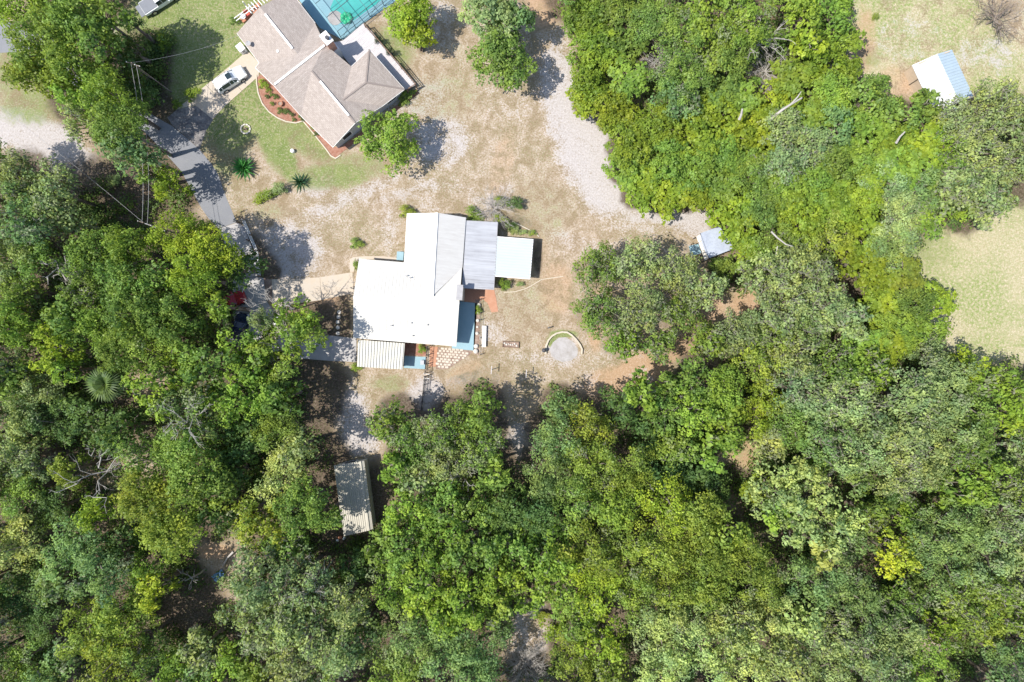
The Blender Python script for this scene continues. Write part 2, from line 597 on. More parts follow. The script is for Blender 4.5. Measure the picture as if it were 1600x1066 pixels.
def crown_mesh(kind, R, seed):
    k = KIND[kind]
    rs = np.random.RandomState(seed)
    lob = []
    nl = int(9 + 5.0 * (R / 4.0) ** 1.2) if kind != 'oak' else int(14 + 8.0 * (R / 4.0) ** 1.2)
    ang0 = rs.rand() * 6.28
    ecc = 0.82 + 0.18 * rs.rand()
    for i in range(nl):
        rr = math.sqrt((i + 0.5) / nl) * 0.80 * R * (0.86 + 0.28 * rs.rand())
        a = ang0 + i * 2.399963 + rs.normal() * 0.25
        lr = R * (k['lobe'][0] + (k['lobe'][1] - k['lobe'][0]) * rs.rand()) * (1.08 - 0.25 * rr / R)
        dome = math.sqrt(max(0.0, 1 - (rr / R) ** 2 * 0.85))
        z = R * k['flat'] * dome * (0.45 + 0.9 * rs.rand()) - lr * 0.3
        lob.append((rr * math.cos(a), rr * math.sin(a) * ecc, z, lr))
    pos, nrm, tint, moss = [], [], [], []
    cr = k['cr'] * (0.8 if R < 3 else 1)
    for lx, ly, lz, lr in lob:
        nc = max(6, int(4.6 * (lr / cr) ** 2 * 0.9))
        d = unit(rs.normal(size=(nc, 3)))
        d[:, 2] = np.where(d[:, 2] < -0.25, -d[:, 2], d[:, 2])
        keep = rs.rand(nc) < k['keep']
        d = d[keep]
        nc = len(d)
        rad = lr * (0.72 + 0.42 * rs.rand(nc))
        cc = np.array([lx, ly, lz]) + d * rad[:, None] * np.array([1, 1, 0.85])
        ctint = rs.normal(0.48, 0.20, nc) + 0.13 * rs.normal()
        cmoss = (rs.rand(nc) < k['moss']).astype(float) * (0.45 + 0.5 * rs.rand(nc))
        crr = cr * (0.6 + 0.75 * rs.rand(nc))
        for j in range(nc):
            nlf = int(14 * k['dens'] * (crr[j] / k['leaf']) ** 2 * 0.22) + 4
            e = unit(rs.normal(size=(nlf, 3)))
            e[:, 2] = np.where(e[:, 2] < -0.1, -e[:, 2] * 0.7, e[:, 2])
            q = cc[j] + e * (crr[j] * (0.55 + 0.6 * rs.rand(nlf)))[:, None] * np.array([1, 1, 0.72])
            pos.append(q)
            nn = unit(e * 0.65 + d[j] * 0.3 + np.array([-0.12, 0, 0.85]) + rs.normal(size=(nlf, 3)) * 0.42)
            nrm.append(nn)
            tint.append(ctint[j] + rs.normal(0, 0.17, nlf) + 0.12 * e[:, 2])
            moss.append(np.full(nlf, cmoss[j]))
    pos, nrm = np.concatenate(pos), np.concatenate(nrm)
    tint, moss = np.clip(np.concatenate(tint), 0, 1.2), np.concatenate(moss)
    me = leaves_mesh("crown", pos, nrm, k['leaf'], tint, moss, rs)
    return me, lob


def branch_path(rs, a, b, n, wob):
    a, b = np.array(a, float), np.array(b, float)
    L = np.linalg.norm(b - a)
    pts = []
    for i in range(n + 1):
        t = i / n
        p = a + (b - a) * t
        if 0 < i:
            p = p + rs.normal(size=3) * wob * L * (0.5 if i == n else 1)
        p[2] += 0.10 * L * math.sin(t * math.pi)
        pts.append(tuple(p))
    return pts


def limb_mesh(R, lob, seed):
    """limbs from the head of the trunk up into every lobe of the crown"""
    rs = np.random.RandomState(seed)
    mb = MB()
    tr = 0.045 * R + 0.08
    for (x, y, z, lr) in lob:
        pts = branch_path(rs, (0, 0, -0.02 * R), (x, y, z), 4, 0.06)
        mb.tube(pts, [tr * 0.55, tr * 0.4, tr * 0.3, tr * 0.2, 0.03], 5, False)
    return mb.mesh("limbs", M['bark'])


TRUNK = MB().tube([(0, 0, -0.02), (0.02, 0.02, 0.05), (0.25, -0.1, 0.5), (0, 0, 1.02)], [1.7, 1.2, 1.0, 0.85], 9).mesh("trunk", M['bark'])


def twig_mesh(R, lob, seed, n_per=5, out=1.12):
    rs = np.random.RandomState(seed)
    mb = MB()
    for (x, y, z, lr) in lob:
        if rs.rand() < 0.35:
            continue
        for _ in range(n_per):
            d = rs.normal(size=3)
            d[2] = abs(d[2]) * 0.8 + 0.35
            d /= np.linalg.norm(d)
            st = np.array([x, y, z]) + rs.normal(size=3) * lr * 0.2
            en = np.array([x, y, z]) + d * lr * (out + 0.22 * rs.rand())
            pts = branch_path(rs, st, en, 4, 0.09)
            mb.tube(pts, [0.07, 0.06, 0.05, 0.04, 0.02], 4, False)
            for _k in range(2):
                q = np.array(pts[2 + _k])
                e = q + (d * 0.5 + rs.normal(size=3) * 0.6) * lr * 0.35
                mb.tube(branch_path(rs, q, e, 2, 0.1), [0.04, 0.03, 0.015], 3, False)
    return mb.mesh("bare_branch", M['twig'])


PROTO = {}
_seed = 100
for kind in KIND:
    for size, Rr, nv in (('L', 7.0, 2), ('M', 4.3, 3), ('S', 2.3, 2)):
        lst = []
        for i in range(nv):
            _seed += 1
            me, lob = crown_mesh(kind, Rr, _seed)
            tw = twig_mesh(Rr, lob, _seed + 500, 4 if kind == 'oak' else 1, 1.10 if kind == 'oak' else 1.02) if kind in ('oak', 'broad', 'fine') else None
            tk = limb_mesh(Rr, lob, _seed + 900)
            lst.append((me, tk, tw, Rr))
        PROTO[kind, size] = lst

TINT = {
    'yg': ((0.258, 0.318, 0.036), 'yellow-green'),
    'br': ((0.222, 0.302, 0.048), 'bright green'),
    'mg': ((0.198, 0.268, 0.056), 'mid-green'),
    'dg': ((0.115, 0.172, 0.048), 'dark green'),
    'gg': ((0.288, 0.335, 0.132), 'grey-green'),
    'bg': ((0.195, 0.268, 0.092), 'bluish green'),
    'og': ((0.245, 0.286, 0.048), 'olive'),
    'li': ((0.360, 0.400, 0.045), 'lime-yellow'),
    'py': ((0.360, 0.398, 0.140), 'pale straw-green'),
}
KWORD = {'dense': 'round-lobed tree', 'broad': 'large-leaved tree', 'oak': 'twiggy oak', 'vine': 'vine-covered thicket mound', 'fine': 'fine-leaved tree', 'yard': 'round yard tree'}
LAND = [("the upper left corner", 0, 0), ("the white pickup", 245, 5), ("the asphalt bend", 270, 220), ("the left sandy strip", 60, 215),
        ("the brown-roofed house", 500, 110), ("the white-roofed house", 640, 440), ("the road's concrete end", 362, 365), ("the dark red car", 365, 468),
        ("the fan palm", 165, 600), ("the forked dead tree", 140, 745), ("the lower left corner", 0, 1066), ("the shaded dirt hollow", 290, 945),
        ("the cream corrugated shed", 550, 778), ("the sand ring", 880, 540), ("the pinkish dry shrub", 820, 1040), ("the dirt clearing", 1165, 710),
        ("the small bluish shed", 1118, 380), ("the fallen pale trunk", 1230, 168), ("the white and blue barn", 1470, 130), ("the right straw field", 1540, 450),
        ("the lime-yellow crown", 1400, 865), ("the black bottom-right gap", 1515, 1020), ("the bottom edge's middle", 1050, 1066), ("the thicket's top edge", 1090, 0),
        ("the lower right corner", 1600, 1066), ("the right edge", 1600, 720), ("the grey-flowered mound", 1240, 225), ("the long iron fence", 665, 612)]
ORD = ['', 'second ', 'third ', 'fourth ', 'fifth ', 'sixth ', 'seventh ', 'eighth ', 'ninth ', 'tenth ']
TREES = []   # px, py, rx, ry, top height, kind, tint, label or None


def T(px, py, r, H, kind, tint, label=None, ry=None):
    TREES.append([px, py, r, ry or r, H, kind, tint, label])


# --- upper left
T(28, 14, 44, 9, 'dense', 'yg')
T(75, 70, 52, 15, 'dense', 'mg'); T(130, 45, 48, 16, 'dense', 'mg'); T(50, 112, 45, 13, 'dense', 'og'); T(108, 105, 46, 15, 'dense', 'og')
T(163, 30, 36, 15, 'dense', 'mg'); T(166, 74, 32, 15, 'dense', 'mg')
T(130, 148, 45, 13, 'broad', 'br'); T(180, 160, 42, 15, 'dense', 'br'); T(150, 190, 42, 12, 'oak', 'gg'); T(198, 205, 42, 16, 'dense', 'mg')
T(217, 240, 36, 15, 'fine', 'bg'); T(188, 112, 30, 9, 'dense', 'dg'); T(208, 78, 20, 7, 'dense', 'dg'); T(228, 148, 22, 5, 'dense', 'dg'); T(210, 40, 16, 8, 'fine', 'dg'); T(262, 287, 24, 8, 'dense', 'yg'); T(235, 270, 22, 9, 'broad', 'mg')  # low dark green crowns added to fill a gap lying in green shadow
# --- left side
T(28, 285, 45, 12, 'oak', 'gg'); T(85, 300, 46, 13, 'oak', 'gg'); T(45, 345, 48, 14, 'oak', 'bg'); T(105, 345, 30, 11, 'fine', 'gg')
T(15, 400, 40, 13, 'fine', 'gg'); T(60, 405, 38, 12, 'fine', 'mg'); T(35, 455, 38, 11, 'oak', 'mg'); T(25, 505, 42, 13, 'dense', 'br')
T(150, 400, 44, 14, 'dense', 'mg'); T(195, 388, 40, 14, 'dense', 'br'); T(140, 448, 38, 13, 'oak', 'mg'); T(195, 440, 44, 15, 'dense', 'mg')
T(285, 370, 40, 13, 'dense', 'yg'); T(335, 395, 40, 14, 'dense', 'yg'); T(310, 435, 40, 14, 'dense', 'yg'); T(372, 415, 32, 10, 'dense', 'dg')  # last crown: shade on the shadowy side is put into its dark green
T(250, 445, 34, 13, 'dense', 'mg'); T(215, 490, 44, 15, 'dense', 'mg'); T(165, 510, 38, 13, 'dense', 'br'); T(270, 500, 42, 14, 'dense', 'mg')
T(325, 500, 40, 9, 'broad', 'dg'); T(110, 500, 36, 13, 'dense', 'mg'); T(90, 550, 42, 14, 'broad', 'yg'); T(118, 578, 24, 12, 'broad', 'br')
T(350, 480, 24, 12, 'broad', 'br')
T(18, 585, 36, 12, 'oak', 'mg'); T(60, 605, 36, 10, 'fine', 'gg'); T(195, 550, 40, 13, 'dense', 'mg'); T(245, 545, 40, 14, 'fine', 'mg')
T(260, 600, 50, 15, 'broad', 'br'); T(320, 580, 48, 14, 'broad', 'mg'); T(300, 640, 48, 14, 'oak', 'bg'); T(350, 640, 38, 13, 'broad', 'br')
T(455, 505, 40, 12, 'broad', 'br'); T(485, 520, 30, 12, 'dense', 'mg'); T(415, 500, 17, 11, 'oak', 'gg')
T(380, 560, 46, 13, 'broad', 'br'); T(430, 560, 42, 12, 'broad', 'mg'); T(395, 615, 44, 13, 'broad', 'br'); T(440, 620, 34, 12, 'broad', 'mg')
T(435, 670, 38, 12, 'fine', 'mg'); T(465, 700, 30, 12, 'fine', 'py'); T(440, 745, 40, 12, 'fine', 'py'); T(385, 665, 34, 9, 'dense', 'dg')
T(235, 715, 44, 13, 'fine', 'mg'); T(290, 700, 50, 15, 'dense', 'mg'); T(240, 775, 52, 15, 'dense', 'og'); T(310, 750, 50, 16, 'dense', 'mg'); T(275, 825, 50, 14, 'dense', 'og')
T(355, 745, 34, 11, 'dense', 'dg'); T(375, 705, 32, 9, 'dense', 'dg'); T(345, 800, 32, 10, 'dense', 'dg')
T(25, 650, 40, 12, 'fine', 'gg'); T(80, 655, 42, 10, 'fine', 'dg'); T(140, 660, 44, 10, 'broad', 'dg'); T(40, 715, 38, 11, 'oak', 'gg'); T(190, 670, 34, 11, 'dense', 'dg')
T(110, 735, 24, 11, 'dense', 'og'); T(30, 770, 40, 10, 'fine', 'mg'); T(85, 795, 36, 9, 'fine', 'dg'); T(155, 795, 28, 11, 'dense', 'yg')
T(120, 860, 50, 13, 'fine', 'bg'); T(165, 895, 46, 13, 'fine', 'bg'); T(30, 850, 46, 12, 'fine', 'py'); T(90, 910, 36, 11, 'fine', 'bg'); T(195, 850, 30, 9, 'dense', 'dg')
T(30, 930, 42, 9, 'fine', 'dg'); T(65, 970, 36, 8, 'fine', 'dg'); T(140, 985, 46, 13, 'fine', 'og'); T(195, 960, 46, 13, 'dense', 'og'); T(170, 1035, 50, 14, 'fine', 'og'); T(215, 1010, 40, 12, 'fine', 'mg')
T(242, 920, 26, 11, 'dense', 'li'); T(225, 890, 24, 10, 'dense', 'br'); T(30, 1035, 42, 9, 'fine', 'mg'); T(85, 1045, 34, 9, 'fine', 'bg')
# --- lower left middle
T(385, 805, 34, 11, 'fine', 'og'); T(420, 830, 40, 12, 'broad', 'og'); T(475, 790, 44, 13, 'dense', 'mg'); T(512, 803, 26, 11, 'dense', 'mg'); T(450, 850, 34, 10, 'oak', 'mg')
T(400, 900, 54, 14, 'oak', 'gg'); T(470, 905, 50, 14, 'oak', 'gg'); T(410, 965, 54, 14, 'oak', 'gg'); T(480, 970, 52, 15, 'oak', 'gg'); T(540, 940, 44, 13, 'oak', 'gg')
T(525, 1015, 50, 14, 'oak', 'gg'); T(455, 1035, 50, 13, 'oak', 'gg'); T(570, 985, 34, 12, 'fine', 'bg')
T(320, 1010, 34, 10, 'oak', 'gg'); T(365, 1030, 30, 10, 'dense', 'br'); T(275, 1040, 32, 9, 'dense', 'br'); T(400, 1055, 28, 11, 'dense', 'mg'); T(315, 1055, 30, 9, 'oak', 'bg')
T(556, 884, 26, 9, 'dense', 'dg'); T(597, 856, 32, 11, 'broad', 'mg'); T(640, 855, 40, 13, 'broad', 'mg'); T(620, 905, 44, 13, 'fine', 'br'); T(670, 910, 46, 14, 'broad', 'br')
T(640, 1000, 48, 13, 'fine', 'bg'); T(700, 1010, 50, 13, 'fine', 'bg'); T(745, 1040, 42, 12, 'fine', 'bg'); T(620, 1050, 44, 12, 'fine', 'mg'); T(690, 960, 34, 12, 'dense', 'br')
T(610, 660, 34, 10, 'oak', 'mg'); T(650, 690, 38, 11, 'oak', 'mg'); T(622, 728, 32, 11, 'broad', 'br'); T(655, 745, 34, 10, 'oak', 'gg'); T(700, 665, 38, 12, 'oak', 'mg')
T(750, 640, 34, 12, 'dense', 'mg'); T(745, 690, 42, 13, 'oak', 'mg'); T(700, 715, 38, 11, 'oak', 'gg'); T(770, 735, 36, 12, 'broad', 'mg')
T(640, 800, 42, 13, 'broad', 'br'); T(690, 790, 42, 13, 'broad', 'mg'); T(740, 785, 40, 12, 'broad', 'mg'); T(690, 850, 44, 14, 'broad', 'br'); T(745, 860, 46, 14, 'broad', 'mg')
T(730, 930, 46, 14, 'broad', 'br'); T(790, 800, 42, 12, 'dense', 'dg'); T(800, 860, 42, 13, 'broad', 'mg'); T(790, 905, 40, 13, 'broad', 'br'); T(770, 950, 30, 12, 'broad', 'mg')
# --- middle bottom
T(880, 635, 28, 10, 'dense', 'bg'); T(868, 690, 40, 12, 'fine', 'bg'); T(920, 670, 40, 12, 'fine', 'og'); T(860, 745, 42, 13, 'fine', 'bg'); T(925, 725, 44, 14, 'fine', 'og')
T(985, 735, 42, 13, 'fine', 'og'); T(845, 810, 40, 12, 'dense', 'dg'); T(905, 790, 44, 13, 'fine', 'mg'); T(965, 790, 44, 13, 'dense', 'br'); T(855, 860, 42, 13, 'broad', 'br')
T(915, 855, 46, 14, 'fine', 'og'); T(970, 860, 44, 13, 'fine', 'og'); T(870, 905, 42, 13, 'broad', 'br'); T(935, 910, 44, 13, 'fine', 'yg'); T(990, 925, 38, 12, 'fine', 'og')
T(828, 938, 26, 11, 'broad', 'br'); T(782, 985, 22, 9, 'fine', 'bg'); T(868, 985, 22, 6, 'fine', 'yg'); T(900, 965, 40, 10, 'broad', 'mg'); T(940, 990, 38, 12, 'broad', 'yg'); T(895, 1030, 36, 9, 'fine', 'og'); T(950, 1045, 34, 10, 'fine', 'og')
T(970, 635, 30, 9, 'dense', 'dg'); T(1005, 615, 36, 11, 'broad', 'br'); T(1040, 650, 36, 10, 'broad', 'mg'); T(1015, 680, 30, 8, 'dense', 'dg')
T(1085, 590, 40, 11, 'broad', 'mg'); T(1130, 610, 38, 12, 'dense', 'br'); T(1090, 640, 40, 12, 'broad', 'br'); T(1130, 660, 36, 11, 'dense', 'br'); T(1040, 600, 24, 9, 'broad', 'mg')
T(1045, 700, 30, 10, 'fine', 'og'); T(1120, 700, 36, 11, 'broad', 'br'); T(1075, 700, 26, 9, 'broad', 'mg'); T(1030, 740, 30, 9, 'dense', 'dg')
T(1040, 785, 44, 13, 'fine', 'yg'); T(1090, 800, 40, 13, 'dense', 'og'); T(1080, 745, 34, 8, 'dense', 'dg'); T(1120, 760, 26, 7, 'dense', 'dg'); T(1135, 830, 36, 12, 'dense', 'og')
T(1030, 850, 46, 13, 'fine', 'og'); T(1095, 860, 46, 13, 'dense', 'og'); T(1160, 870, 44, 13, 'dense', 'og'); T(1190, 905, 38, 12, 'fine', 'og'); T(1105, 920, 40, 12, 'dense', 'og'); T(1050, 915, 38, 12, 'fine', 'og')
# --- middle right, round the clearing
T(1190, 575, 40, 10, 'fine', 'og'); T(1185, 640, 40, 9, 'fine', 'yg'); T(1205, 685, 32, 6, 'fine', 'py'); T(1180, 765, 22, 5, 'vine', 'yg')
T(1240, 560, 40, 11, 'oak', 'gg'); T(1255, 610, 44, 12, 'oak', 'gg'); T(1240, 665, 40, 10, 'fine', 'mg'); T(1300, 570, 42, 11, 'oak', 'mg'); T(1310, 620, 46, 13, 'oak', 'gg')
T(1290, 675, 46, 12, 'oak', 'bg'); T(1350, 585, 36, 11, 'oak', 'br'); T(1355, 650, 46, 13, 'oak', 'gg'); T(1345, 710, 42, 12, 'fine', 'gg'); T(1270, 725, 32, 9, 'fine', 'mg')
T(1420, 620, 46, 14, 'oak', 'gg'); T(1470, 595, 44, 14, 'fine', 'gg'); T(1410, 680, 48, 14, 'oak', 'gg'); T(1470, 660, 46, 14, 'fine', 'gg'); T(1400, 735, 38, 12, 'oak', 'gg')
T(1445, 725, 40, 13, 'fine', 'gg'); T(1510, 640, 42, 12, 'fine', 'mg'); T(1510, 575, 28, 9, 'dense', 'yg'); T(1560, 600, 36, 11, 'fine', 'br'); T(1575, 645, 30, 10, 'dense', 'yg')
T(1505, 700, 42, 12, 'oak', 'mg'); T(1335, 745, 28, 10, 'fine', 'bg')
T(1210, 765, 42, 12, 'broad', 'py'); T(1260, 760, 40, 12, 'broad', 'py'); T(1240, 815, 46, 13, 'broad', 'py'); T(1295, 815, 44, 13, 'broad', 'py'); T(1215, 800, 30, 11, 'broad', 'br'); T(1285, 855, 36, 12, 'broad', 'py')
T(1540, 745, 44, 12, 'broad', 'br'); T(1585, 765, 40, 12, 'oak', 'mg'); T(1490, 765, 36, 11, 'broad', 'br'); T(1590, 700, 30, 7, 'oak', 'gg'); T(1560, 810, 42, 12, 'oak', 'gg')
T(1360, 800, 30, 9, 'fine', 'mg'); T(1415, 805, 30, 9, 'fine', 'br'); T(1340, 850, 26, 8, 'fine', 'bg'); T(1390, 780, 26, 7, 'dense', 'dg')
T(1400, 866, 38, 11, 'broad', 'li', 'lime-yellow broad crown glowing among darker greens near the lower right')
T(1460, 835, 42, 12, 'fine', 'bg'); T(1510, 820, 40, 12, 'fine', 'bg'); T(1475, 885, 42, 12, 'fine', 'bg'); T(1540, 870, 44, 12, 'fine', 'gg'); T(1590, 870, 36, 11, 'fine', 'gg')
T(1270, 905, 44, 12, 'fine', 'bg'); T(1320, 920, 44, 12, 'fine', 'bg'); T(1355, 960, 36, 10, 'oak', 'bg'); T(1405, 940, 36, 9, 'oak', 'mg'); T(1440, 920, 26, 8, 'dense', 'dg')
T(1500, 935, 42, 11, 'oak', 'og'); T(1555, 930, 44, 12, 'oak', 'og'); T(1590, 970, 36, 11, 'fine', 'og'); T(1475, 985, 32, 10, 'fine', 'yg'); T(1545, 985, 30, 9, 'fine', 'og')
T(1580, 1035, 38, 11, 'fine', 'bg'); T(1555, 1062, 24, 9, 'oak', 'bg')
T(1030, 985, 46, 12, 'fine', 'py'); T(1085, 960, 40, 12, 'fine', 'py'); T(1090, 1015, 48, 13, 'fine', 'py'); T(1145, 975, 44, 12, 'oak', 'py'); T(1200, 960, 38, 11, 'fine', 'py')
T(1160, 1030, 46, 13, 'fine', 'py'); T(1030, 1045, 42, 12, 'fine', 'py'); T(1245, 970, 36, 11, 'dense', 'py'); T(1225, 1020, 46, 12, 'oak', 'py'); T(1290, 985, 40, 11, 'oak', 'gg')
T(1290, 1040, 44, 12, 'fine', 'gg'); T(1345, 1015, 42, 12, 'oak', 'gg'); T(1400, 1000, 42, 12, 'fine', 'gg'); T(1385, 1050, 42, 12, 'oak', 'gg'); T(1445, 1030, 40, 12, 'fine', 'br')
# --- north-east thicket
for (x, y, r, h, kd, tn) in [
    (915, 22, 36, 5, 'vine', 'br'), (960, 18, 36, 5, 'vine', 'mg'), (930, 75, 40, 5.5, 'vine', 'yg'), (975, 70, 34, 5.5, 'vine', 'mg'), (925, 130, 36, 5, 'vine', 'yg'),
    (960, 165, 38, 6, 'vine', 'yg'), (915, 155, 26, 4, 'vine', 'yg'), (980, 125, 34, 6, 'vine', 'br'), (985, 215, 42, 6.5, 'vine', 'yg'), (975, 260, 30, 5, 'vine', 'br'),
    (1000, 295, 34, 5.5, 'vine', 'yg'), (1035, 255, 40, 6.5, 'vine', 'br'), (1045, 305, 34, 5.5, 'vine', 'yg'), (1030, 195, 36, 6.5, 'vine', 'yg'), (1085, 215, 34, 6, 'vine', 'yg'),
    (1090, 265, 40, 6.5, 'vine', 'br'), (1085, 305, 30, 5.5, 'vine', 'yg'), (1120, 180, 30, 5, 'vine', 'yg'), (1130, 240, 36, 6, 'vine', 'br'), (1135, 290, 32, 6, 'vine', 'br'),
    (1020, 30, 38, 7, 'fine', 'mg'), (1060, 60, 44, 8, 'fine', 'mg'), (1110, 30, 46, 9, 'broad', 'br'), (1165, 40, 46, 10, 'fine', 'br'), (1070, 120, 40, 8, 'fine', 'mg'), (1110, 100, 30, 7, 'fine', 'mg'),
    (1145, 85, 38, 8, 'dense', 'mg'), (1050, 130, 36, 6, 'fine', 'mg'), (1060, 160, 34, 7, 'fine', 'bg'), (1205, 60, 26, 5, 'fine', 'mg'), (1160, 150, 34, 5, 'vine', 'br'), (1130, 140, 30, 5, 'vine', 'mg'), (1095, 165, 30, 5, 'vine', 'br'), (1150, 215, 34, 5, 'vine', 'yg'), (1190, 260, 34, 5, 'vine', 'br'), (1205, 185, 30, 4, 'vine', 'yg'), (1240, 170, 26, 5, 'vine', 'yg'), (1400, 265, 34, 7, 'vine', 'br'), (1440, 250, 34, 7, 'vine', 'br'), (1470, 290, 28, 6, 'vine', 'mg'),
    (1255, 25, 34, 8, 'dense', 'br'), (1300, 18, 34, 7, 'dense', 'br'), (1262, 72, 34, 8, 'broad', 'yg'), (1320, 60, 26, 5, 'vine', 'br'), (1240, 120, 34, 6, 'vine', 'br'), (1285, 105, 34, 6, 'vine', 'yg'),
    (1325, 110, 26, 5, 'vine', 'yg'), (1300, 150, 38, 7, 'dense', 'br'), (1350, 160, 34, 8, 'dense', 'mg'), (1372, 130, 18, 6, 'dense', 'mg'), (1370, 165, 22, 6, 'dense', 'mg'), (1215, 145, 26, 5, 'vine', 'li'), (1185, 185, 26, 4, 'vine', 'li'),
    (1265, 175, 32, 6, 'vine', 'br'), (1225, 205, 40, 7, 'oak', 'gg'), (1270, 235, 40, 7, 'oak', 'gg'), (1225, 260, 38, 7, 'oak', 'gg'), (1180, 225, 34, 6, 'vine', 'yg'), (1175, 275, 36, 6.5, 'fine', 'mg'),
    (1310, 200, 34, 7, 'dense', 'bg'), (1350, 205, 32, 7, 'vine', 'br'), (1400, 185, 32, 8, 'dense', 'mg'), (1445, 165, 30, 8, 'broad', 'mg'), (1350, 250, 38, 7, 'vine', 'br'), (1400, 230, 36, 7, 'vine', 'yg'),
    (1310, 260, 36, 7, 'vine', 'mg'), (1445, 215, 32, 7, 'vine', 'yg'), (1145, 335, 34, 6, 'vine', 'yg'), (1190, 320, 36, 7, 'vine', 'mg'), (1160, 370, 30, 6, 'vine', 'yg'), (1180, 405, 30, 6, 'vine', 'br'),
    (1235, 305, 36, 7, 'vine', 'br'), (1280, 290, 36, 7, 'vine', 'br'), (1260, 345, 40, 8, 'vine', 'yg'), (1215, 365, 36, 7, 'fine', 'mg'), (1310, 320, 36, 8, 'vine', 'yg'), (1295, 370, 38, 8, 'fine', 'og'),
    (1345, 305, 36, 8, 'vine', 'yg'), (1240, 400, 34, 7, 'fine', 'gg'), (1340, 360, 34, 7, 'vine', 'yg'), (1385, 290, 42, 8, 'fine', 'gg'), (1430, 300, 40, 8, 'fine', 'bg'), (1405, 340, 42, 9, 'fine', 'gg'),
    (1448, 345, 34, 8, 'fine', 'br'), (1385, 385, 38, 8, 'fine', 'bg'), (1412, 380, 28, 7, 'fine', 'gg'), (1340, 410, 34, 7, 'vine', 'yg'), (1370, 440, 32, 7, 'vine', 'yg'), (1410, 430, 32, 7, 'vine', 'og'),
    (1375, 480, 34, 7, 'vine', 'yg'), (1420, 475, 36, 7, 'dense', 'mg'), (1460, 470, 26, 6, 'vine', 'yg'), (1400, 520, 38, 8, 'vine', 'br'), (1445, 515, 32, 7, 'dense', 'br'), (1380, 545, 32, 8, 'vine', 'yg'), (1450, 548, 28, 7, 'fine', 'gg'),
    (1130, 420, 20, 4, 'vine', 'mg'), (1340, 540, 30, 8, 'vine', 'br'),
]:
    T(x, y, r, h, kd, tn)
# --- oaks by the barn
for (x, y, r, h, tn) in [(1500, 185, 40, 9, 'gg'), (1555, 165, 42, 10, 'gg'), (1590, 200, 34, 9, 'gg'), (1530, 220, 44, 10, 'gg'), (1480, 240, 36, 8, 'br'), (1575, 255, 42, 9, 'gg'), (1520, 280, 42, 9, 'gg'),
                         (1485, 300, 32, 8, 'gg'), (1545, 320, 34, 8, 'gg')]:
    T(x, y, r, h, 'oak', tn)
T(1508, 328, 16, 5, 'dense', 'br')
# --- oaks in the middle right
T(936, 418, 38, 9, 'oak', 'mg'); T(1002, 412, 42, 11, 'oak', 'gg'); T(1055, 425, 40, 11, 'oak', 'gg'); T(935, 490, 38, 10, 'oak', 'mg'); T(1000, 482, 44, 12, 'oak', 'gg'); T(1066, 490, 36, 10, 'oak', 'mg'); T(1102, 452, 28, 10, 'oak', 'gg'); T(975, 535, 30, 8, 'oak', 'br'); T(1030, 538, 26, 8, 'oak', 'mg')
T(1200, 430, 44, 11, 'oak', 'gg'); T(1255, 435, 46, 12, 'oak', 'gg'); T(1215, 480, 48, 12, 'oak', 'gg'); T(1280, 480, 46, 12, 'oak', 'gg'); T(1315, 500, 36, 11, 'oak', 'gg'); T(1150, 520, 40, 9, 'oak', 'gg'); T(1205, 525, 38, 10, 'oak', 'mg'); T(1260, 520, 36, 10, 'oak', 'bg'); T(1105, 535, 30, 8, 'oak', 'og')
# --- yard trees
T(607, 216, 41, 8, 'yard', 'br', 'bushy bright tree at the lower right corner of the brown-roofed house', 43)
T(641, 20, 37, 8, 'yard', 'yg', 'yellow-flecked tree at the top edge right of the blue pool cage', 34)
T(652, 56, 24, 6.5, 'yard', 'yg', 'small yellow-flecked crown just below the tree right of the pool cage')
T(770, 22, 50, 9, 'yard', 'gg', 'pale grey-green tree at the top edge left of the shaded sand track', 42)
T(808, 28, 28, 9, 'yard', 'bg', 'smaller crown beside the pale tree at the top edge, nearer the thicket')
T(783, 95, 50, 9, 'yard', 'mg', 'big round mid-green tree standing left of the white sand track', 46)
# --- just outside the frame on the sunny side, and margins
for i in range(26):
    y = 250 + i * 36 + nr.rand() * 16
    T(-42 - 45 * (i % 2) * nr.rand(), y, 44, 13, ['dense', 'fine', 'oak'][i % 3], ['mg', 'gg', 'dg'][i % 3])
for i in range(22):
    x = -10 + i * 76
    T(x, 1108 + 10 * nr.rand(), 44, 12, ['fine', 'dense', 'oak', 'broad'][i % 4], ['mg', 'gg', 'og', 'br'][i % 4])
for i in range(6):
    T(1642, 620 + i * 82, 44, 11, ['fine', 'oak'][i % 2], ['gg', 'mg'][i % 2])
for x, y in ((40, -45), (120, -40), (900, -40), (980, -45), (1060, -40), (1140, -45), (1230, -40), (1300, -42)):
    T(x, y, 42, 8, 'dense', 'mg')
for x, y in ((1650, 170), (1645, 260)):
    T(x, y, 42, 9, 'oak', 'gg')


def label_for(px, py, r, kind, tint, used):
    lm = sorted(LAND, key=lambda l: (l[1] - px) ** 2 + (l[2] - py) ** 2)[0]
    dx, dy = px - lm[1], py - lm[2]
    a = math.degrees(math.atan2(-dy, dx)) % 360
    d = ['right of', 'above and right of', 'above', 'above and left of', 'left of', 'below and left of', 'below', 'below and right of'][int((a + 22.5) // 45) % 8]
    size = 'big' if r >= 46 else ('small' if r < 31 else '')
    return (size + ' ' + TINT[tint][1] + ' ' + KWORD[kind]).strip(), d, lm[0], math.hypot(dx, dy)


_lab = {}
for i, t in enumerate(TREES):
    if t[7] is None:
        a, d, l, dist = label_for(t[0], t[1], t[2], t[5], t[6], None)
        _lab.setdefault((a, d, l), []).append((dist, i))
for (a, d, l), lst in _lab.items():
    lst.sort()
    for k, (dist, i) in enumerate(lst):
        TREES[i][7] = ("%s, %snearest %s %s" % (a, ORD[k], d, l)) if len(lst) > 1 else ("%s %s %s" % (a, d, l))

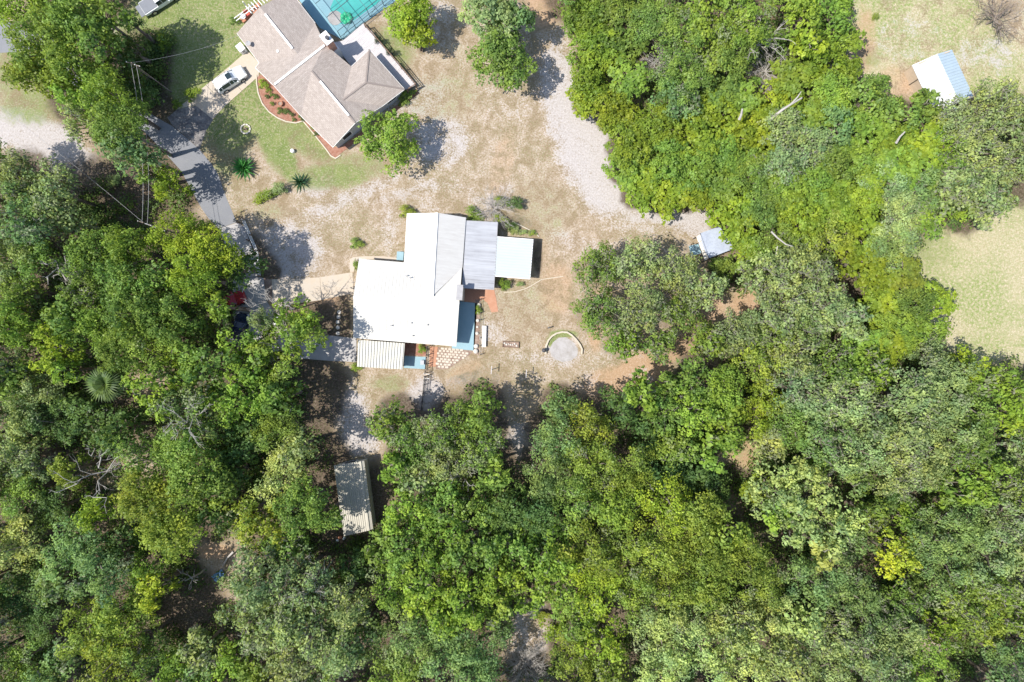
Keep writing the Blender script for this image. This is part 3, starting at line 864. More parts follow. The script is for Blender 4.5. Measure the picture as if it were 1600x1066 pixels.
# keep-clear spots: sunlit clearings no branch may cover are simply not given trees
FOREST = []    # ground circles (px space) for litter and undergrowth
YARD = set()
for ti, (px, py, rx, ry, H, kind, tint, label) in enumerate(TREES):
    zc = H * 0.70
    g = P(px, py, zc)
    r_m = math.sqrt(rx * ry) / S * (1 - zc / CH)
    size = 'L' if r_m > 5.3 else ('M' if r_m > 2.9 else 'S')
    me, tk, tw, Rr = rng.choice(PROTO[kind, size])
    sx = rx / S * (1 - zc / CH) / Rr * 1.12
    sy = ry / S * (1 - zc / CH) / Rr * 1.12
    flat = KIND[kind]['flat']
    # crown spans about 1.35*flat*Rr above its origin
    ztop = 1.45 * flat * Rr
    sz = math.sqrt(sx * sy) * (1.0 if kind != 'vine' else 1.0)
    if kind == 'vine':
        sx, sy, sz = sx * 1.07, sy * 1.07, sz * rng.uniform(0.85, 1.25)
    else:
        sz *= min(1.9, max(1.0, 0.58 * H / (ztop * sz)))
    zb = max(0.25, H - ztop * sz)
    nm = {'oak': 'oak_tree', 'vine': 'vine_thicket', 'dense': 'evergreen_tree', 'broad': 'hardwood_tree', 'fine': 'laurel_tree', 'yard': 'yard_tree'}[kind]
    root = empty(nm, (g.x, g.y, 0), rng.uniform(0, 6.28), label, 'bush' if kind == 'vine' else 'tree')
    if kind == 'vine':
        root['group'] = 'vine-covered thicket on the upper right'
    col = list(TINT[tint][0])
    b = rng.uniform(0.88, 1.15) * (0.84 if kind == 'vine' else 1.0)
    w = rng.uniform(-0.09, 0.07)
    col = (col[0] * b * (1 + w), col[1] * b, col[2] * b * (1 - w), 1)
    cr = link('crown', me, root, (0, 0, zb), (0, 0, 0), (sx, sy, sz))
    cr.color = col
    trr = (0.045 * Rr + 0.08) * sz
    trr = min(trr, 0.21)
    link('trunk', TRUNK, root, (0, 0, 0), (0, 0, 0), (trr, trr, zb))
    link('limbs', tk, root, (0, 0, zb), (0, 0, 0), (sx, sy, sz))
    if tw is not None:
        link('bare_branch', tw, root, (0, 0, zb), (0, 0, 0), (sx, sy, sz))['kind'] = 'stuff'
    FOREST.append((px, py, max(rx, ry), H, kind, g))


# ------------------------------------------------------------------ the ground: one sheet out to the horizon
def blob(X, Y, lst):
    f = np.zeros_like(X)
    for b in lst:
        px, py, rx, ry = b[:4]
        rot = R_(b[4]) if len(b) > 4 else 0.0
        w = b[5] if len(b) > 5 else 1.0
        dx, dy = X - px, Y - py
        u = (dx * math.cos(rot) + dy * math.sin(rot)) / rx
        v = (-dx * math.sin(rot) + dy * math.cos(rot)) / ry
        f = np.maximum(f, w * np.clip(1.5 - (u * u + v * v) ** 0.75 * 0.85, 0, 1))
    return f


xs = np.concatenate([[-60000, -20000, -6000, -2500, -1200, -700, -450, -300, -220], np.arange(-160, 1761, 5.0), [1830, 1920, 2100, 2400, 3000, 4200, 8000, 22000, 60000]])
ys = np.concatenate([[-60000, -20000, -6000, -2500, -1200, -700, -450, -300, -220], np.arange(-150, 1216, 5.0), [1280, 1370, 1500, 1800, 2400, 3500, 8000, 22000, 60000]])
X, Y = np.meshgrid(xs, ys)
GREEN = [(330, 200, 40, 40, 0, 0.6), (300, 110, 60, 60, 0, 0.8), (240, 150, 60, 60, 0, 0.7), (290, 60, 120, 75, 20), (330, 20, 90, 50), (250, 120, 95, 70, 0, 0.9), (400, 160, 26, 60, -35), (425, 215, 22, 55, -25), (445, 245, 16, 40, -20), (360, 190, 40, 50), (480, 215, 60, 26, 35, 0.8),
         (520, 275, 60, 20, -5, 0.85), (600, 85, 40, 45, 50, 0.75), (560, 260, 50, 20, 0, 0.6), (690, 150, 60, 40, 0, 0.35), (355, 250, 26, 30, 0, 0.6), (425, 330, 30, 14, 0, 0.4), (610, 600, 28, 14, 0, 0.55),
         (880, 522, 22, 6, 0, 1.0), (862, 533, 8, 8, 0, 1.0), (40, 110, 60, 60, 0, 0.6), (60, 165, 60, 30, 0, 0.7), (730, 580, 60, 18, 0, 0.25), (840, 330, 50, 50, 0, 0.35), (820, 480, 50, 50, 0, 0.3), (1360, 90, 20, 12, 0, 0.5),
         (705, 60, 40, 60, 0, 0.2), (1400, 330, 100, 100, 0, 0.6), (1170, 690, 40, 40, 0, 0.5), (750, 480, 10, 25, 0, 0.4)]
WHITE = [(565, 300, 70, 12, -22, 0.55), (640, 300, 70, 10, -14, 0.5), (520, 320, 50, 12, -25, 0.55), (690, 290, 60, 10, 10, 0.4), (610, 350, 16, 40, 0, 0.4), (900, 380, 50, 14, 20, 0.4), (1000, 350, 60, 16, 0, 0.4), (830, 560, 50, 10, 0, 0.4), (960, 560, 40, 10, 0, 0.3), (700, 600, 40, 10, -20, 0.4), (70, 225, 75, 38, 28), (20, 200, 40, 30), (120, 250, 45, 25, 35, 0.9), (900, 190, 40, 60, -15), (925, 245, 45, 55, -30), (950, 290, 42, 45, -30), (870, 130, 26, 60, 0, 0.8), (1060, 338, 60, 14, 3), (1000, 335, 40, 14, 0, 0.7), (870, 60, 16, 40, 0, 0.3),
         (450, 395, 50, 45, 0, 0.78), (690, 220, 42, 38, 0, 0.72), (600, 250, 50, 30, 0, 0.2), (640, 320, 60, 20, 0, 0.35), (500, 290, 30, 20, -20, 0.6), (480, 345, 40, 20, 0, 0.4), (665, 625, 28, 34, 20, 0.95), (545, 640, 30, 34, 0, 0.8), (560, 690, 30, 24, 0, 0.85),
         (790, 300, 12, 20, 0, 0.5), (755, 320, 28, 18, 0, 0.5), (800, 155, 60, 35, 0, 0.28), (880, 548, 27, 26, 0, 0.6), (920, 600, 30, 20, 0, 0.4), (1000, 590, 20, 16, 0, 0.5), (970, 640, 30, 14, 0, 0.7), (820, 690, 36, 30, 0, 0.75),
         (655, 160, 50, 30, -35, 0.5), (1540, 85, 50, 30, 0, 0.5), (180, 20, 26, 22, 0, 0.6), (185, 45, 20, 20, 0, 0.7), (830, 990, 40, 40, 0, 0.5), (850, 955, 40, 12, 20, 0.8), (310, 970, 22, 12, -30, 0.8), (1090, 350, 40, 18, 0, 0.8),
         (205, 275, 60, 30, 30, 0.3), (690, 30, 20, 50, 0, 0.4), (770, 520, 30, 24, 0, 0.4), (1420, 60, 60, 40, 0, 0.35), (720, 655, 30, 20, 0, 0.6)]
ORANGE = [(1000, 580, 50, 26, -25), (950, 600, 50, 26, -20, 0.8), (930, 500, 12, 50, 0, 0.8), (1060, 545, 40, 16, -30, 0.9), (785, 260, 20, 75, 12, 0.5), (820, 300, 30, 40, 0, 0.3), (850, 10, 30, 36, 0, 0.8), (870, 450, 30, 50, 0, 0.6), (1090, 480, 50, 50, 0, 0.7),
          (1170, 480, 30, 30, 0, 1.0), (1350, 60, 20, 50, 0, 0.7), (1430, 120, 26, 30, 0, 0.4), (1400, 130, 30, 30, 0, 0.6), (480, 475, 60, 14, -5, 1.0), (840, 400, 20, 50, 0, 0.5), (700, 560, 40, 20, -30, 0.3), (1165, 710, 26, 22, 0, 0.9), (335, 862, 30, 12, 0, 0.9),
          (320, 125, 14, 30, 35, 0.5), (725, 580, 40, 12, -28, 0.6), (620, 560, 50, 12, 0, 0.4), (700, 700, 100, 60, 0, 0.35), (1500, 200, 60, 60, 0, 0.6), (1510, 330, 30, 20, 0, 0.8)]
PALE = [(1450, 410, 40, 26), (1470, 370, 30, 24), (1460, 40, 110, 80, 0, 0.62), (1560, 110, 60, 60, 0, 0.7), (1380, 110, 30, 50, 0, 0.6), (1540, 450, 90, 130), (1600, 330, 60, 60), (1590, 560, 50, 40), (1460, 420, 40, 30), (1490, 380, 40, 40), (1360, 30, 30, 40, 0, 0.8), (1800, 300, 200, 400)]
LITTER_SHADE = [(510, 620, 32, 60, 10, 0.85), (500, 580, 40, 22, 0, 0.85), (520, 720, 30, 40, 0, 0.9), (500, 505, 40, 26, 0, 0.9), (535, 500, 14, 40, 0, 0.9), (590, 770, 24, 50, 0, 0.9), (790, 640, 60, 40, 0, 0.35), (740, 600, 60, 26, -20, 0.4), (200, 100, 30, 50, 0, 0.35),
          (225, 150, 34, 34, 0, 0.6), (180, 310, 80, 60, 30, 1.0), (250, 340, 70, 40, 30, 0.9), (290, 950, 60, 60, 0, 1.0), (840, 400, 8, 30, 0, 0.8), (730, 370, 40, 20, 0, 0.3), (815, 350, 30, 14, 30, 0.5), (1130, 400, 60, 30, 0, 0.5), (1560, 20, 40, 16, -20, 0.5),  # the slim strip right of the white canopy paints its cast shadow
          (400, 470, 30, 80, 0, 0.4), (640, 340, 20, 60, 0, 0.3), (1000, 590, 2, 2), (780, 960, 50, 40, 0, 0.9), (1090, 540, 60, 20, 0, 0.4)]
litter = blob(X, Y, LITTER_SHADE)
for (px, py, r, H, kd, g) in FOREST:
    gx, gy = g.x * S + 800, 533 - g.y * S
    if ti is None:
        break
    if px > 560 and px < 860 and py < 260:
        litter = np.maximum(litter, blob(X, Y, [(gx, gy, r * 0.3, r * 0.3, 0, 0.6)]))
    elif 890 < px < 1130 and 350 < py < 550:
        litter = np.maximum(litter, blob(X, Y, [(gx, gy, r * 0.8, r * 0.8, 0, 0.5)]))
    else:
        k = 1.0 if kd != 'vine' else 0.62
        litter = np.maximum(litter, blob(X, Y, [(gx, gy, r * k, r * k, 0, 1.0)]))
far = (np.abs(X - 800) > 900) | (np.abs(Y - 533) > 640)
litter[far & (X < 1700) & (X > -1500) & (Y > 250) & (Y < 2500)] = 0.75
openyard = blob(X, Y, [(1165, 712, 24, 20), (1140, 480, 40, 30), (1000, 585, 60, 30, -25), (340, 862, 22, 8), (820, 985, 34, 34), (1175, 470, 30, 24)])
litter = litter * (1 - 0.85 * openyard)
nyx, nxx = X.shape
vx = np.stack([(X - 800) / S, (533 - Y) / S, np.zeros_like(X)], -1).reshape(-1, 3)
ii = (np.arange(nyx - 1)[:, None] * nxx + np.arange(nxx - 1)[None, :]).ravel()
quads = np.stack([ii, ii + nxx, ii + nxx + 1, ii + 1], -1)
gme = bpy.data.meshes.new("ground")
gme.vertices.add(len(vx))
gme.vertices.foreach_set("co", vx.ravel().astype(np.float32))
gme.loops.add(quads.size)
gme.loops.foreach_set("vertex_index", quads.ravel().astype(np.int32))
gme.polygons.add(len(quads))
gme.polygons.foreach_set("loop_start", (np.arange(len(quads)) * 4).astype(np.int32))
gme.update(calc_edges=True)
for nm, arr in (("m_green", blob(X, Y, GREEN)), ("m_white", blob(X, Y, WHITE)), ("m_orange", blob(X, Y, ORANGE)), ("m_pale", blob(X, Y, PALE)), ("m_litter_shade", litter)):
    a = gme.attributes.new(nm, 'FLOAT', 'POINT')
    a.data.foreach_set("value", arr.ravel().astype(np.float32))
gme.materials.append(M['ground'])
ground = link("ground", gme)
ground['kind'] = 'structure'

# undergrowth between the trunks: low leafy ground cover nobody could count
rs = np.random.RandomState(5)
pos, nrm, tint, moss = [], [], [], []
tw_list = []
cands = []
for (px, py, r, H, kd, g) in FOREST:
    if 550 < px < 860 and py < 270:
        continue
    n = 13 if kd != 'vine' else 5
    for _ in range(n):
        a, q = rs.rand() * 6.28, math.sqrt(rs.rand()) * r * 1.15 / S
        cands.append((g.x + q * math.cos(a), g.y + q * math.sin(a)))
for px, py in ((225, 148), (232, 160), (215, 135), (240, 150), (250, 140), (160, 290), (150, 330), (170, 340), (190, 320), (205, 345), (225, 360), (140, 310), (180, 290), (230, 300), (215, 285), (240, 325), (165, 375),
               (180, 355), (150, 350), (245, 375), (1180, 770), (1170, 760), (1150, 720), (850, 975), (870, 985), (845, 965), (1180, 735), (860, 1000), (1145, 745), (270, 1000), (255, 985), (280, 880), (345, 905)):
    g = G(px, py)
    for _ in range(3):
        cands.append((g.x + rs.normal() * 0.5, g.y + rs.normal() * 0.5))
CLEAR = [(290, 950, 34), (1165, 712, 16), (1140, 480, 30), (1175, 470, 22), (340, 862, 16), (820, 985, 26), (510, 640, 40), (520, 590, 50), (560, 690, 40), (550, 778, 62), (1118, 380, 34), (1470, 135, 72), (400, 490, 70), (300, 240, 60), (270, 200, 50), (340, 310, 42), (240, 170, 20),
         (1000, 590, 50), (950, 610, 40), (600, 620, 50), (480, 480, 60), (500, 540, 50), (870, 60, 40), (310, 130, 60), (70, 215, 70), (1040, 340, 40), (20, 60, 30), (380, 380, 40), (520, 520, 40), (700, 640, 40), (800, 640, 40), (600, 670, 30), (740, 640, 30),
         (640, 600, 60), (940, 470, 45), (900, 200, 30), (1420, 40, 80), (1550, 420, 70), (1400, 90, 40)]
for x, y in cands:
    px, py = x * S + 800, 533 - y * S
    if any((px - a) ** 2 + (py - b) ** 2 < c * c for a, b, c in CLEAR) or blob(np.array(px), np.array(py), WHITE) > 0.25 or (880 < px < 1110 and 350 < py < 580):
        continue
    rad = 0.6 + 1.2 * rs.rand()
    nlf = int(42 * rad ** 1.6)
    e = unit(rs.normal(size=(nlf, 3)))
    e[:, 2] = np.abs(e[:, 2])
    pos.append(np.array([x, y, 0.05]) + e * (rad * (0.5 + 0.6 * rs.rand(nlf)))[:, None] * np.array([1, 1, 0.9]))
    nrm.append(unit(e + rs.normal(size=(nlf, 3)) * 0.5 + np.array([0, 0, 0.5])))
    tint.append(np.clip(rs.normal(0.45, 0.15) + rs.normal(0, 0.15, nlf), 0, 1.2))
    moss.append(np.zeros(nlf))
ume = leaves_mesh("undergrowth", np.concatenate(pos), np.concatenate(nrm), 0.30, np.concatenate(tint), np.concatenate(moss), rs)
und = link("undergrowth", ume)
und.color = (0.13, 0.18, 0.045, 1)
tag(und, "dark leafy undergrowth and saplings on the litter between the trees", "undergrowth", None, 'stuff')

# ------------------------------------------------------------------ roads and drives
sheet('road', [(-60, 30), (5, 28), (30, 45), (85, 62), (150, 112), (205, 158), (232, 176), (256, 190), (269, 197), (292, 216), (312, 234), (331, 257), (341, 273), (352, 305), (370, 347.5), (342, 357),
               (327, 343), (315, 326), (300, 298), (282, 266), (255, 236), (225, 205), (175, 175), (110, 130), (60, 92), (15, 82), (-60, 86)], -0.02, 0.008, M['asphalt'])
sheet('cracked_driveway', [(261.5, 184), (277, 171), (306.5, 165), (333, 187), (322, 205), (312, 233.5), (292, 215), (270, 196.5)], -0.02, 0.014, M['old_asphalt'])
# neighbour's concrete drive in slabs
drv = [((277, 170.5), (305.5, 164.5), (332.5, 186.5), (352, 165.5), (322, 133.5)),
       ((322.4, 133.2), (352.4, 165.2), (378, 142.5), (350, 111.5)),
       ((350.3, 111.2), (378.3, 142.2), (404, 119.5), (407, 101), (387, 79.5))]
for q in drv:
    sheet('driveway_slab', q, -0.02, 0.06, M['concrete'])
# lane to the white house
lane = [((342.3, 357.3), (370, 348.3), (382, 354), (396, 394), (358, 398)), ((358.2, 398.6), (396.2, 394.6), (406, 432), (364, 436))]
for q in lane:
    sheet('lane_slab', q, -0.02, 0.012, M['grey_concrete'])
sheet('parking_pad', [(364, 436.6), (405, 432.6), (412, 435), (416, 470), (440, 505), (456, 522), (470, 527), (468, 560), (430, 566), (400, 556), (366, 540)], -0.02, 0.012, M['grey_concrete'])
sheet('concrete_strip', [(412.4, 435), (424, 436.5), (426, 474), (416.6, 470)], -0.02, 0.016, M['soil'])
for q in [((424.5, 436.6), (452, 437), (450, 476), (447, 479), (438, 500), (426.6, 478)), ((452.3, 437), (500, 433.5), (502, 469), (474, 473), (450.3, 476)), ((500.3, 433.4), (551, 425.5), (553, 458), (502.3, 469))]:
    sheet('driveway_slab', q, -0.02, 0.06, M['concrete'])
sheet('carport_apron', [(470.4, 527.4), (482, 524.5), (512, 524), (557, 529), (556.5, 566), (510, 563.5), (468.4, 560)], -0.02, 0.05, M['grey_concrete'])
sheet('footpath', [(547, 425.5), (546.5, 405), (552, 402), (570, 400.5), (600, 400.5), (626, 404), (626, 408), (600, 405), (572, 405), (556, 407), (553, 425)], -0.02, 0.05, M['concrete'])
sheet('pad', [(404, 498), (436, 502), (440, 520), (428, 540), (408, 530)], 0.0, 0.03, M['concrete'])

# ------------------------------------------------------------------ the white-roofed house
EV, RG = 2.7, 4.4
a_, b_, c_, d_ = [P(*q, EV) for q in ((561, 404.5), (722, 417), (713, 541), (552, 528))]
wn_, en_ = P(636, 333.5, EV), P(728, 340, EV)
ww_, we_ = a_.lerp(b_, 0.44), b_
up = (wn_ - a_.lerp(b_, 0.435))
up.normalize()
wr, er = P(552, 464.5, RG), P(717.5, 474, RG)
rn = P(683, 332.5, RG)
rj = P(675.5, 463, RG)
house = empty('white_roofed_house', (G(640, 450)), 0, 'L-shaped house with plain white metal roof in the middle of the photo', 'house')
T_ = 0.12
MB().slab([a_, b_, er, wr], T_).build('roof_slope', M['white_metal'], house)
MB().slab([wr + Vector((0, 0, -0.003)), er + Vector((0, 0, -0.003)), c_, d_], T_).build('roof_slope', M['white_metal'], house)
wl = P(631.5, 411, EV)
o1 = MB().slab([wn_ + Vector((0, 0, .004)), rn + Vector((0, 0, .004)), rj + Vector((0, 0, .004)), wl + Vector((0, 0, .004))], T_).build('roof_slope', M['white_metal'], house)
o2 = MB().slab([rn + Vector((0, 0, .002)), en_ + Vector((0, 0, .002)), P(722.6, 418, EV) + Vector((0, 0, .006)), rj + Vector((0, 0, .002))], T_).build('roof_slope', M['dirty_white'], house)
tag(o2, 'streaky greyer east slope of the north wing')
mb = MB()
ribs(mb, a_, b_, wr, er, 30, 0.05, 0.022)
ribs(mb, wr, er, d_, c_, 30, 0.05, 0.022)
mb.build('roof_ribs', M['white_metal'], house)['kind'] = 'stuff'
mb = MB()
mb.bar(wr + Vector((0, 0, .03)), er + Vector((0, 0, .03)), 0.32, 0.05)
mb.build('ridge_cap', M['trim'], house)
MB().bar(rn + Vector((0, 0, .035)), rj + Vector((0, 0, .035)), 0.3, 0.05).build('ridge_cap', M['trim'], house)
for p, q in ((d_, c_), (a_, wl), (wn_, wl), (en_, b_)):
    p2, q2 = p - Vector((0, 0, 0.11)), q - Vector((0, 0, 0.11))
    MB().bar(p2, q2, 0.06, 0.14).build('eave_trim', M['trim'], house)
wallpoly = inset([wn_, en_, c_, d_, a_, wl], 0.45)
MB().prism(wallpoly, 0, EV - 0.16).build('wall', M['cream_wall'], house)
# gable walls
def gable(p, q, apex, parent, mat, ins=0.45, low=2.7, drop=0.2, name='gable_wall'):
    n = Vector(((q - p).y, -(q - p).x, 0)).normalized()
    cen = parent.location
    if (Vector((cen.x, cen.y, 0)) - Vector((p.x, p.y, 0))).dot(n) < 0:
        n = -n
    d = (q - p).normalized()
    P0, P1, A0 = p + n * ins + d * 0.6, q + n * ins - d * 0.6, apex + n * ins
    P0, P1 = Vector((P0.x, P0.y, low)), Vector((P1.x, P1.y, low))
    A0 = Vector((A0.x, A0.y, apex.z - drop))
    h2 = Vector((0, 0, min(0.15, (A0.z - low) * 0.1)))
    vs = [P0, P1, P1 + h2, A0, P0 + h2]
    back = [v + n * 0.15 for v in vs]
    m_ = MB()
    m_.add(vs + back, [(0, 1, 2, 3, 4), (9, 8, 7, 6, 5), (0, 5, 6, 1), (1, 6, 7, 2), (2, 7, 8, 3), (3, 8, 9, 4), (4, 9, 5, 0)])
    return m_.build(name, mat, parent)
gable(d_, a_, wr, house, M['cream_wall'])
gable(c_, b_, er, house, M['cream_wall'])
gable(wn_, en_, rn, house, M['cream_wall'])


def wall_window(parent, p, q, t, w, h, z, out=0.02, name='window', glass='glass'):
    """a window on the wall line p-q (outward normal to the left of p->q is chosen away from the parent's centre)"""
    p, q = Vector((p[0], p[1], 0)), Vector((q[0], q[1], 0))
    d = (q - p).normalized()
    n = Vector((d.y, -d.x, 0))
    c = p.lerp(q, t)
    if (c - Vector((parent.location.x, parent.location.y, 0))).dot(n) < 0:
        n = -n
    rz = math.atan2(d.y, d.x)
    c2 = c + n * out
    f = MB()
    for s_ in (-1, 1):
        f.box(c2 + d * (s_ * (w / 2 + 0.03)) + Vector((0, 0, z)), (0.07, 0.09, h + 0.12), rz)
        f.box(c2 + Vector((0, 0, z + s_ * (h / 2 + 0.03))), (w, 0.09, 0.07), rz)
    fo = f.build(name, M['trim'], parent)
    MB().box(c2 + Vector((0, 0, z)), (w - 0.01, 0.04, h - 0.01), rz).build('pane', M[glass], fo)


wp = wallpoly
for i, ts in ((2, (0.2, 0.5, 0.8)), (3, (0.3, 0.7)), (5, (0.5,)), (0, (0.35, 0.7))):
    for t in ts:
        wall_window(house, wp[i], wp[(i + 1) % len(wp)], t, 1.3, 1.1, 1.6)
# chimney and its cap, roof pipes
ch = P(718, 457, 4.8)
MB().box((ch.x, ch.y, 2.35), (0.68, 1.75, 4.7), R_(-4)).build('chimney', M['cream_wall'], house)
MB().box((ch.x, ch.y, 4.76), (0.82, 2.0, 0.1), R_(-4)).build('chimney_cap', M['grey_trim'], house)
for x, y, z in ((634, 431, 3.6), (640, 434, 3.65), (642, 505, 3.55), (611, 509, 3.45), (667, 508, 3.55), (644, 525, 3.1)):
    p = P(x, y, z + 0.25)
    MB().lathe((p.x, p.y, z - 0.35), [(0.05, 0), (0.05, 0.5), (0.10, 0.52), (0.10, 0.6)], 8).build('roof_pipe', M['grey_trim'], house)

# grey lean-to roof on the east side
def flat_roof(name, corners, z, zdrop, t, mat, nribs, along, rib_w, rib_h, label, cat, post_mat, edge=None, group=None, wall=False, posts=True):
    """corners in photo order NW, NE, SE, SW"""
    q = [P(x, y, z) for x, y in corners]
    q[1].z -= zdrop
    q[2].z -= zdrop
    cen = sum(q, Vector()) / 4
    root = empty(name, (cen.x, cen.y, 0), 0, label, cat, group)
    MB().slab(q, t).build('roof', mat, root)
    mb = MB()
    if along == 'x':
        ribs(mb, q[0], q[3], q[1], q[2], nribs, rib_w, rib_h)
    else:
        ribs(mb, q[0], q[1], q[3], q[2], nribs, rib_w, rib_h)
    mb.build('roof_ribs', mat, root)['kind'] = 'stuff'
    if edge:
        for i in range(4):
            a, b = q[i], q[(i + 1) % 4]
            MB().bar(a - Vector((0, 0, 0.06)), b - Vector((0, 0, 0.06)), 0.08, 0.14).build('edge_trim', M[edge], root)
    inner = inset([(p.x, p.y) for p in q], 0.35)
    if posts:
        k = 3
        for i in (0, 2) if True else ():
            p0, p1 = inner[i], inner[(i + 1) % 4]
            for j in range(k):
                p = p0.lerp(p1, j / (k - 1))
                MB().box((p.x, p.y, (z - zdrop - t) / 2), (0.1, 0.1, z - zdrop - t - 0.004)).build('post', post_mat, root)
    if wall:
        MB().prism(inner, 0, z - zdrop - t - 0.05).build('wall', M['cream_wall'], root)
    return root, q


flat_roof('screened_porch', [(728.5, 345), (777.5, 347.3), (771.5, 452.5), (722, 450)], 2.52, 0.12, 0.08, M['grey_metal'], 26, 'x', 0.05, 0.035,
          'streaked grey metal porch roof between the white house and the square white canopy', 'porch', M['trim'], 'grey_trim')
flat_roof('patio_canopy', [(776.5, 370), (833, 374.3), (828, 436), (771.5, 431.5)], 2.35, 0.05, 0.1, M['cool_white'], 14, 'x', 0.10, 0.09,
          'square white ribbed patio canopy at the east end of the white house', 'canopy', M['trim'], 'trim')
flat_roof('carport', [(559.5, 531), (632.5, 536.5), (629, 577.5), (558, 573)], 2.3, 0.05, 0.06, M['cream_metal'], 16, 'y', 0.13, 0.11,
          'cream carport roof with deep corrugations at the southwest corner of the white house', 'carport', M['trim'])

# ------------------------------------------------------------------ south and east patios
def thing_slab(name, px, z1, mat, label, cat):
    cx, cy = sum(p[0] for p in px) / len(px), sum(p[1] for p in px) / len(px)
    root = MB().prism([G(x, y) for x, y in px], 0.0, z1).build(name, mat)
    return tag(root, None, None, None, 'structure')


thing_slab('blue_patio', [(708, 470), (746, 474), (741, 548), (706, 545)], 0.05, M['blue_paint'], '', '')
thing_slab('blue_patio', [(632, 556.5), (666, 558), (664.5, 577), (631, 575)], 0.05, M['blue_paint'], '', '')
thing_slab('brick_patio', [(632, 536), (667, 539), (666, 556.4), (632, 555)], 0.03, M['mulch'], '', '')
tree_soil = [(667, 540), (672, 541), (670, 580), (664, 580)]
thing_slab('brick_path', [(672, 541), (684, 542), (681, 573), (670.5, 573)], 0.04, M['brick'], '', '')
thing_slab('brick_path', [(716, 451), (742, 452), (772, 452), (775.5, 468), (778.5, 487), (768, 488.5), (762, 474), (755, 468), (746, 473.4), (716, 470)], 0.04, M['brick'], '', '')
base = thing_slab('paver_bed', [(684.5, 542), (741, 549), (733, 555), (716, 566), (700, 577), (681, 577)], 0.02, M['soil'], '', '')
pav_poly = [(685, 543), (740, 549.5), (732, 554), (714, 566), (700, 575), (682, 575)]
pmeshes = [MB().box((0, 0, 0), (w, h, 0.06), 0, (0.94, 0.92)).mesh('paver', M['paver']) for w, h in ((0.44, 0.29), (0.36, 0.27), (0.47, 0.30))]
for r_ in range(10):
    for c__ in range(12):
        x = 685 + c__ * 6.0 + (r_ % 2) * 3 - r_ * 0.25 + rng.uniform(-.4, .4)
        y = 544 + r_ * 4.1 + c__ * 0.55 + rng.uniform(-.3, .3)
        if inpoly(x, y, pav_poly):
            g = G(x, y, 0.052)
            o = link('paver', rng.choice(pmeshes), base, g, (0, 0, R_(-4.5 + rng.uniform(-4, 4))), world_pts=True)

# small garden bed beside the south patio
bed = thing_slab('garden_bed', [(742.5, 468), (750.5, 468.5), (748, 555), (739.5, 553)], 0.05, M['soil'], '', '')
stone_me = []
for k in range(4):
    m_ = MB().lathe((0, 0, 0), [(0.16, -0.04), (0.24, 0.03), (0.21, 0.14), (0.10, 0.20)], 7).mesh('garden_stone', M['stone'], True)
    stone_me.append(m_)
WHERE = ['beside the orange brick path', 'in the narrow bed near the brick path', 'halfway down the narrow soil bed', 'in the bed level with the white bench', 'near the lower end of the narrow bed', 'at the bottom tip of the narrow bed', 'in the bed above the white bench']
for k, (x, y, s_) in enumerate(((748, 477, 1.4), (746.5, 501, 1.1), (745.5, 521, 1.1), (744, 541, 1.5), (743.5, 549, 1.6), (746, 511, 0.8), (747, 489, 0.8))):
    o = link('garden_stone', stone_me[k % 4], None, G(x, y, 0.06), (0, 0, k), (s_, s_, s_))
    tag(o, 'pale rounded stone ' + WHERE[k], 'stone', 'pale stones in the narrow garden bed')


def strap_plant(name, loc, n, length, width, mat_col, label, cat, droop=0.5, group=None, up=0.7, frond='leaf_blade', pinn=False):
    """rosette of arching strap leaves, each leaf a part"""
    root = empty(name, loc, 0, label, cat, group)
    m_ = MB()
    segs = 6
    L = []
    for i in range(segs + 1):
        t = i / segs
        L.append((length * t * (1 - 0.12 * t), up * length * (t - droop * 1.25 * t * t)))
    if not pinn:
        for i in range(segs):
            w0 = width * math.sin(math.pi * min(1, 0.15 + 0.85 * i / segs)) * .5 + 0.01
            w1 = width * math.sin(math.pi * min(1, 0.15 + 0.85 * (i + 1) / segs)) * .5 + 0.01
            (x0, z0), (x1, z1) = L[i], L[i + 1]
            m_.face([(x0, -w0, z0 + 0.03), (x1, -w1, z1 + 0.03), (x1, 0, z1), (x0, 0, z0)])
            m_.face([(x0, 0, z0), (x1, 0, z1), (x1, w1, z1 + 0.03), (x0, w0, z0 + 0.03)])
    else:
        m_.tube([(x, 0, z) for x, z in L], [0.05, 0.045, 0.04, 0.03, 0.02, 0.015, 0.01], 4, False)
        nl = 7
        fx, fz = L[1]
        for j in range(-nl, nl + 1):
            a = j / nl * 1.35
            ln = length * 0.68 * (1 - 0.30 * (abs(j) / nl) ** 2)
            x1, y1 = fx + math.cos(a) * ln, math.sin(a) * ln
            px_, py_ = -math.sin(a) * width * 0.5, math.cos(a) * width * 0.5
            m_.face([(fx, 0, fz), (fx + (x1 - fx) * .55 - px_, y1 * .55 - py_, fz - 0.02), (x1, y1, fz - ln * 0.28), (fx + (x1 - fx) * .55 + px_, y1 * .55 + py_, fz + 0.04)])
    me = m_.mesh(frond, M['leaf'])
    for nm, val in (('tint', 0.5), ('moss', 0.0)):
        at = me.attributes.new(nm, 'FLOAT', 'FACE')
        at.data.foreach_set('value', np.clip(np.full(len(me.polygons), val) + (np.random.RandomState(3).normal(0, 0.2, len(me.polygons)) if nm == 'tint' else 0), 0, 1).astype(np.float32))
    for k in range(n):
        t = (k + 0.5) / n
        a = k * 2.39996
        el = (1 - t) * 1.15
        o = link(frond, me, root, (0, 0, 0.02), (0, -el + 0.15, a + rng.uniform(-.1, .1)), (rng.uniform(0.8, 1.1),) * 3)
        v = rng.uniform(0.75, 1.25)
        o.color = (mat_col[0] * v, mat_col[1] * v, mat_col[2] * v, 1)
    return root


SHRUBS = []


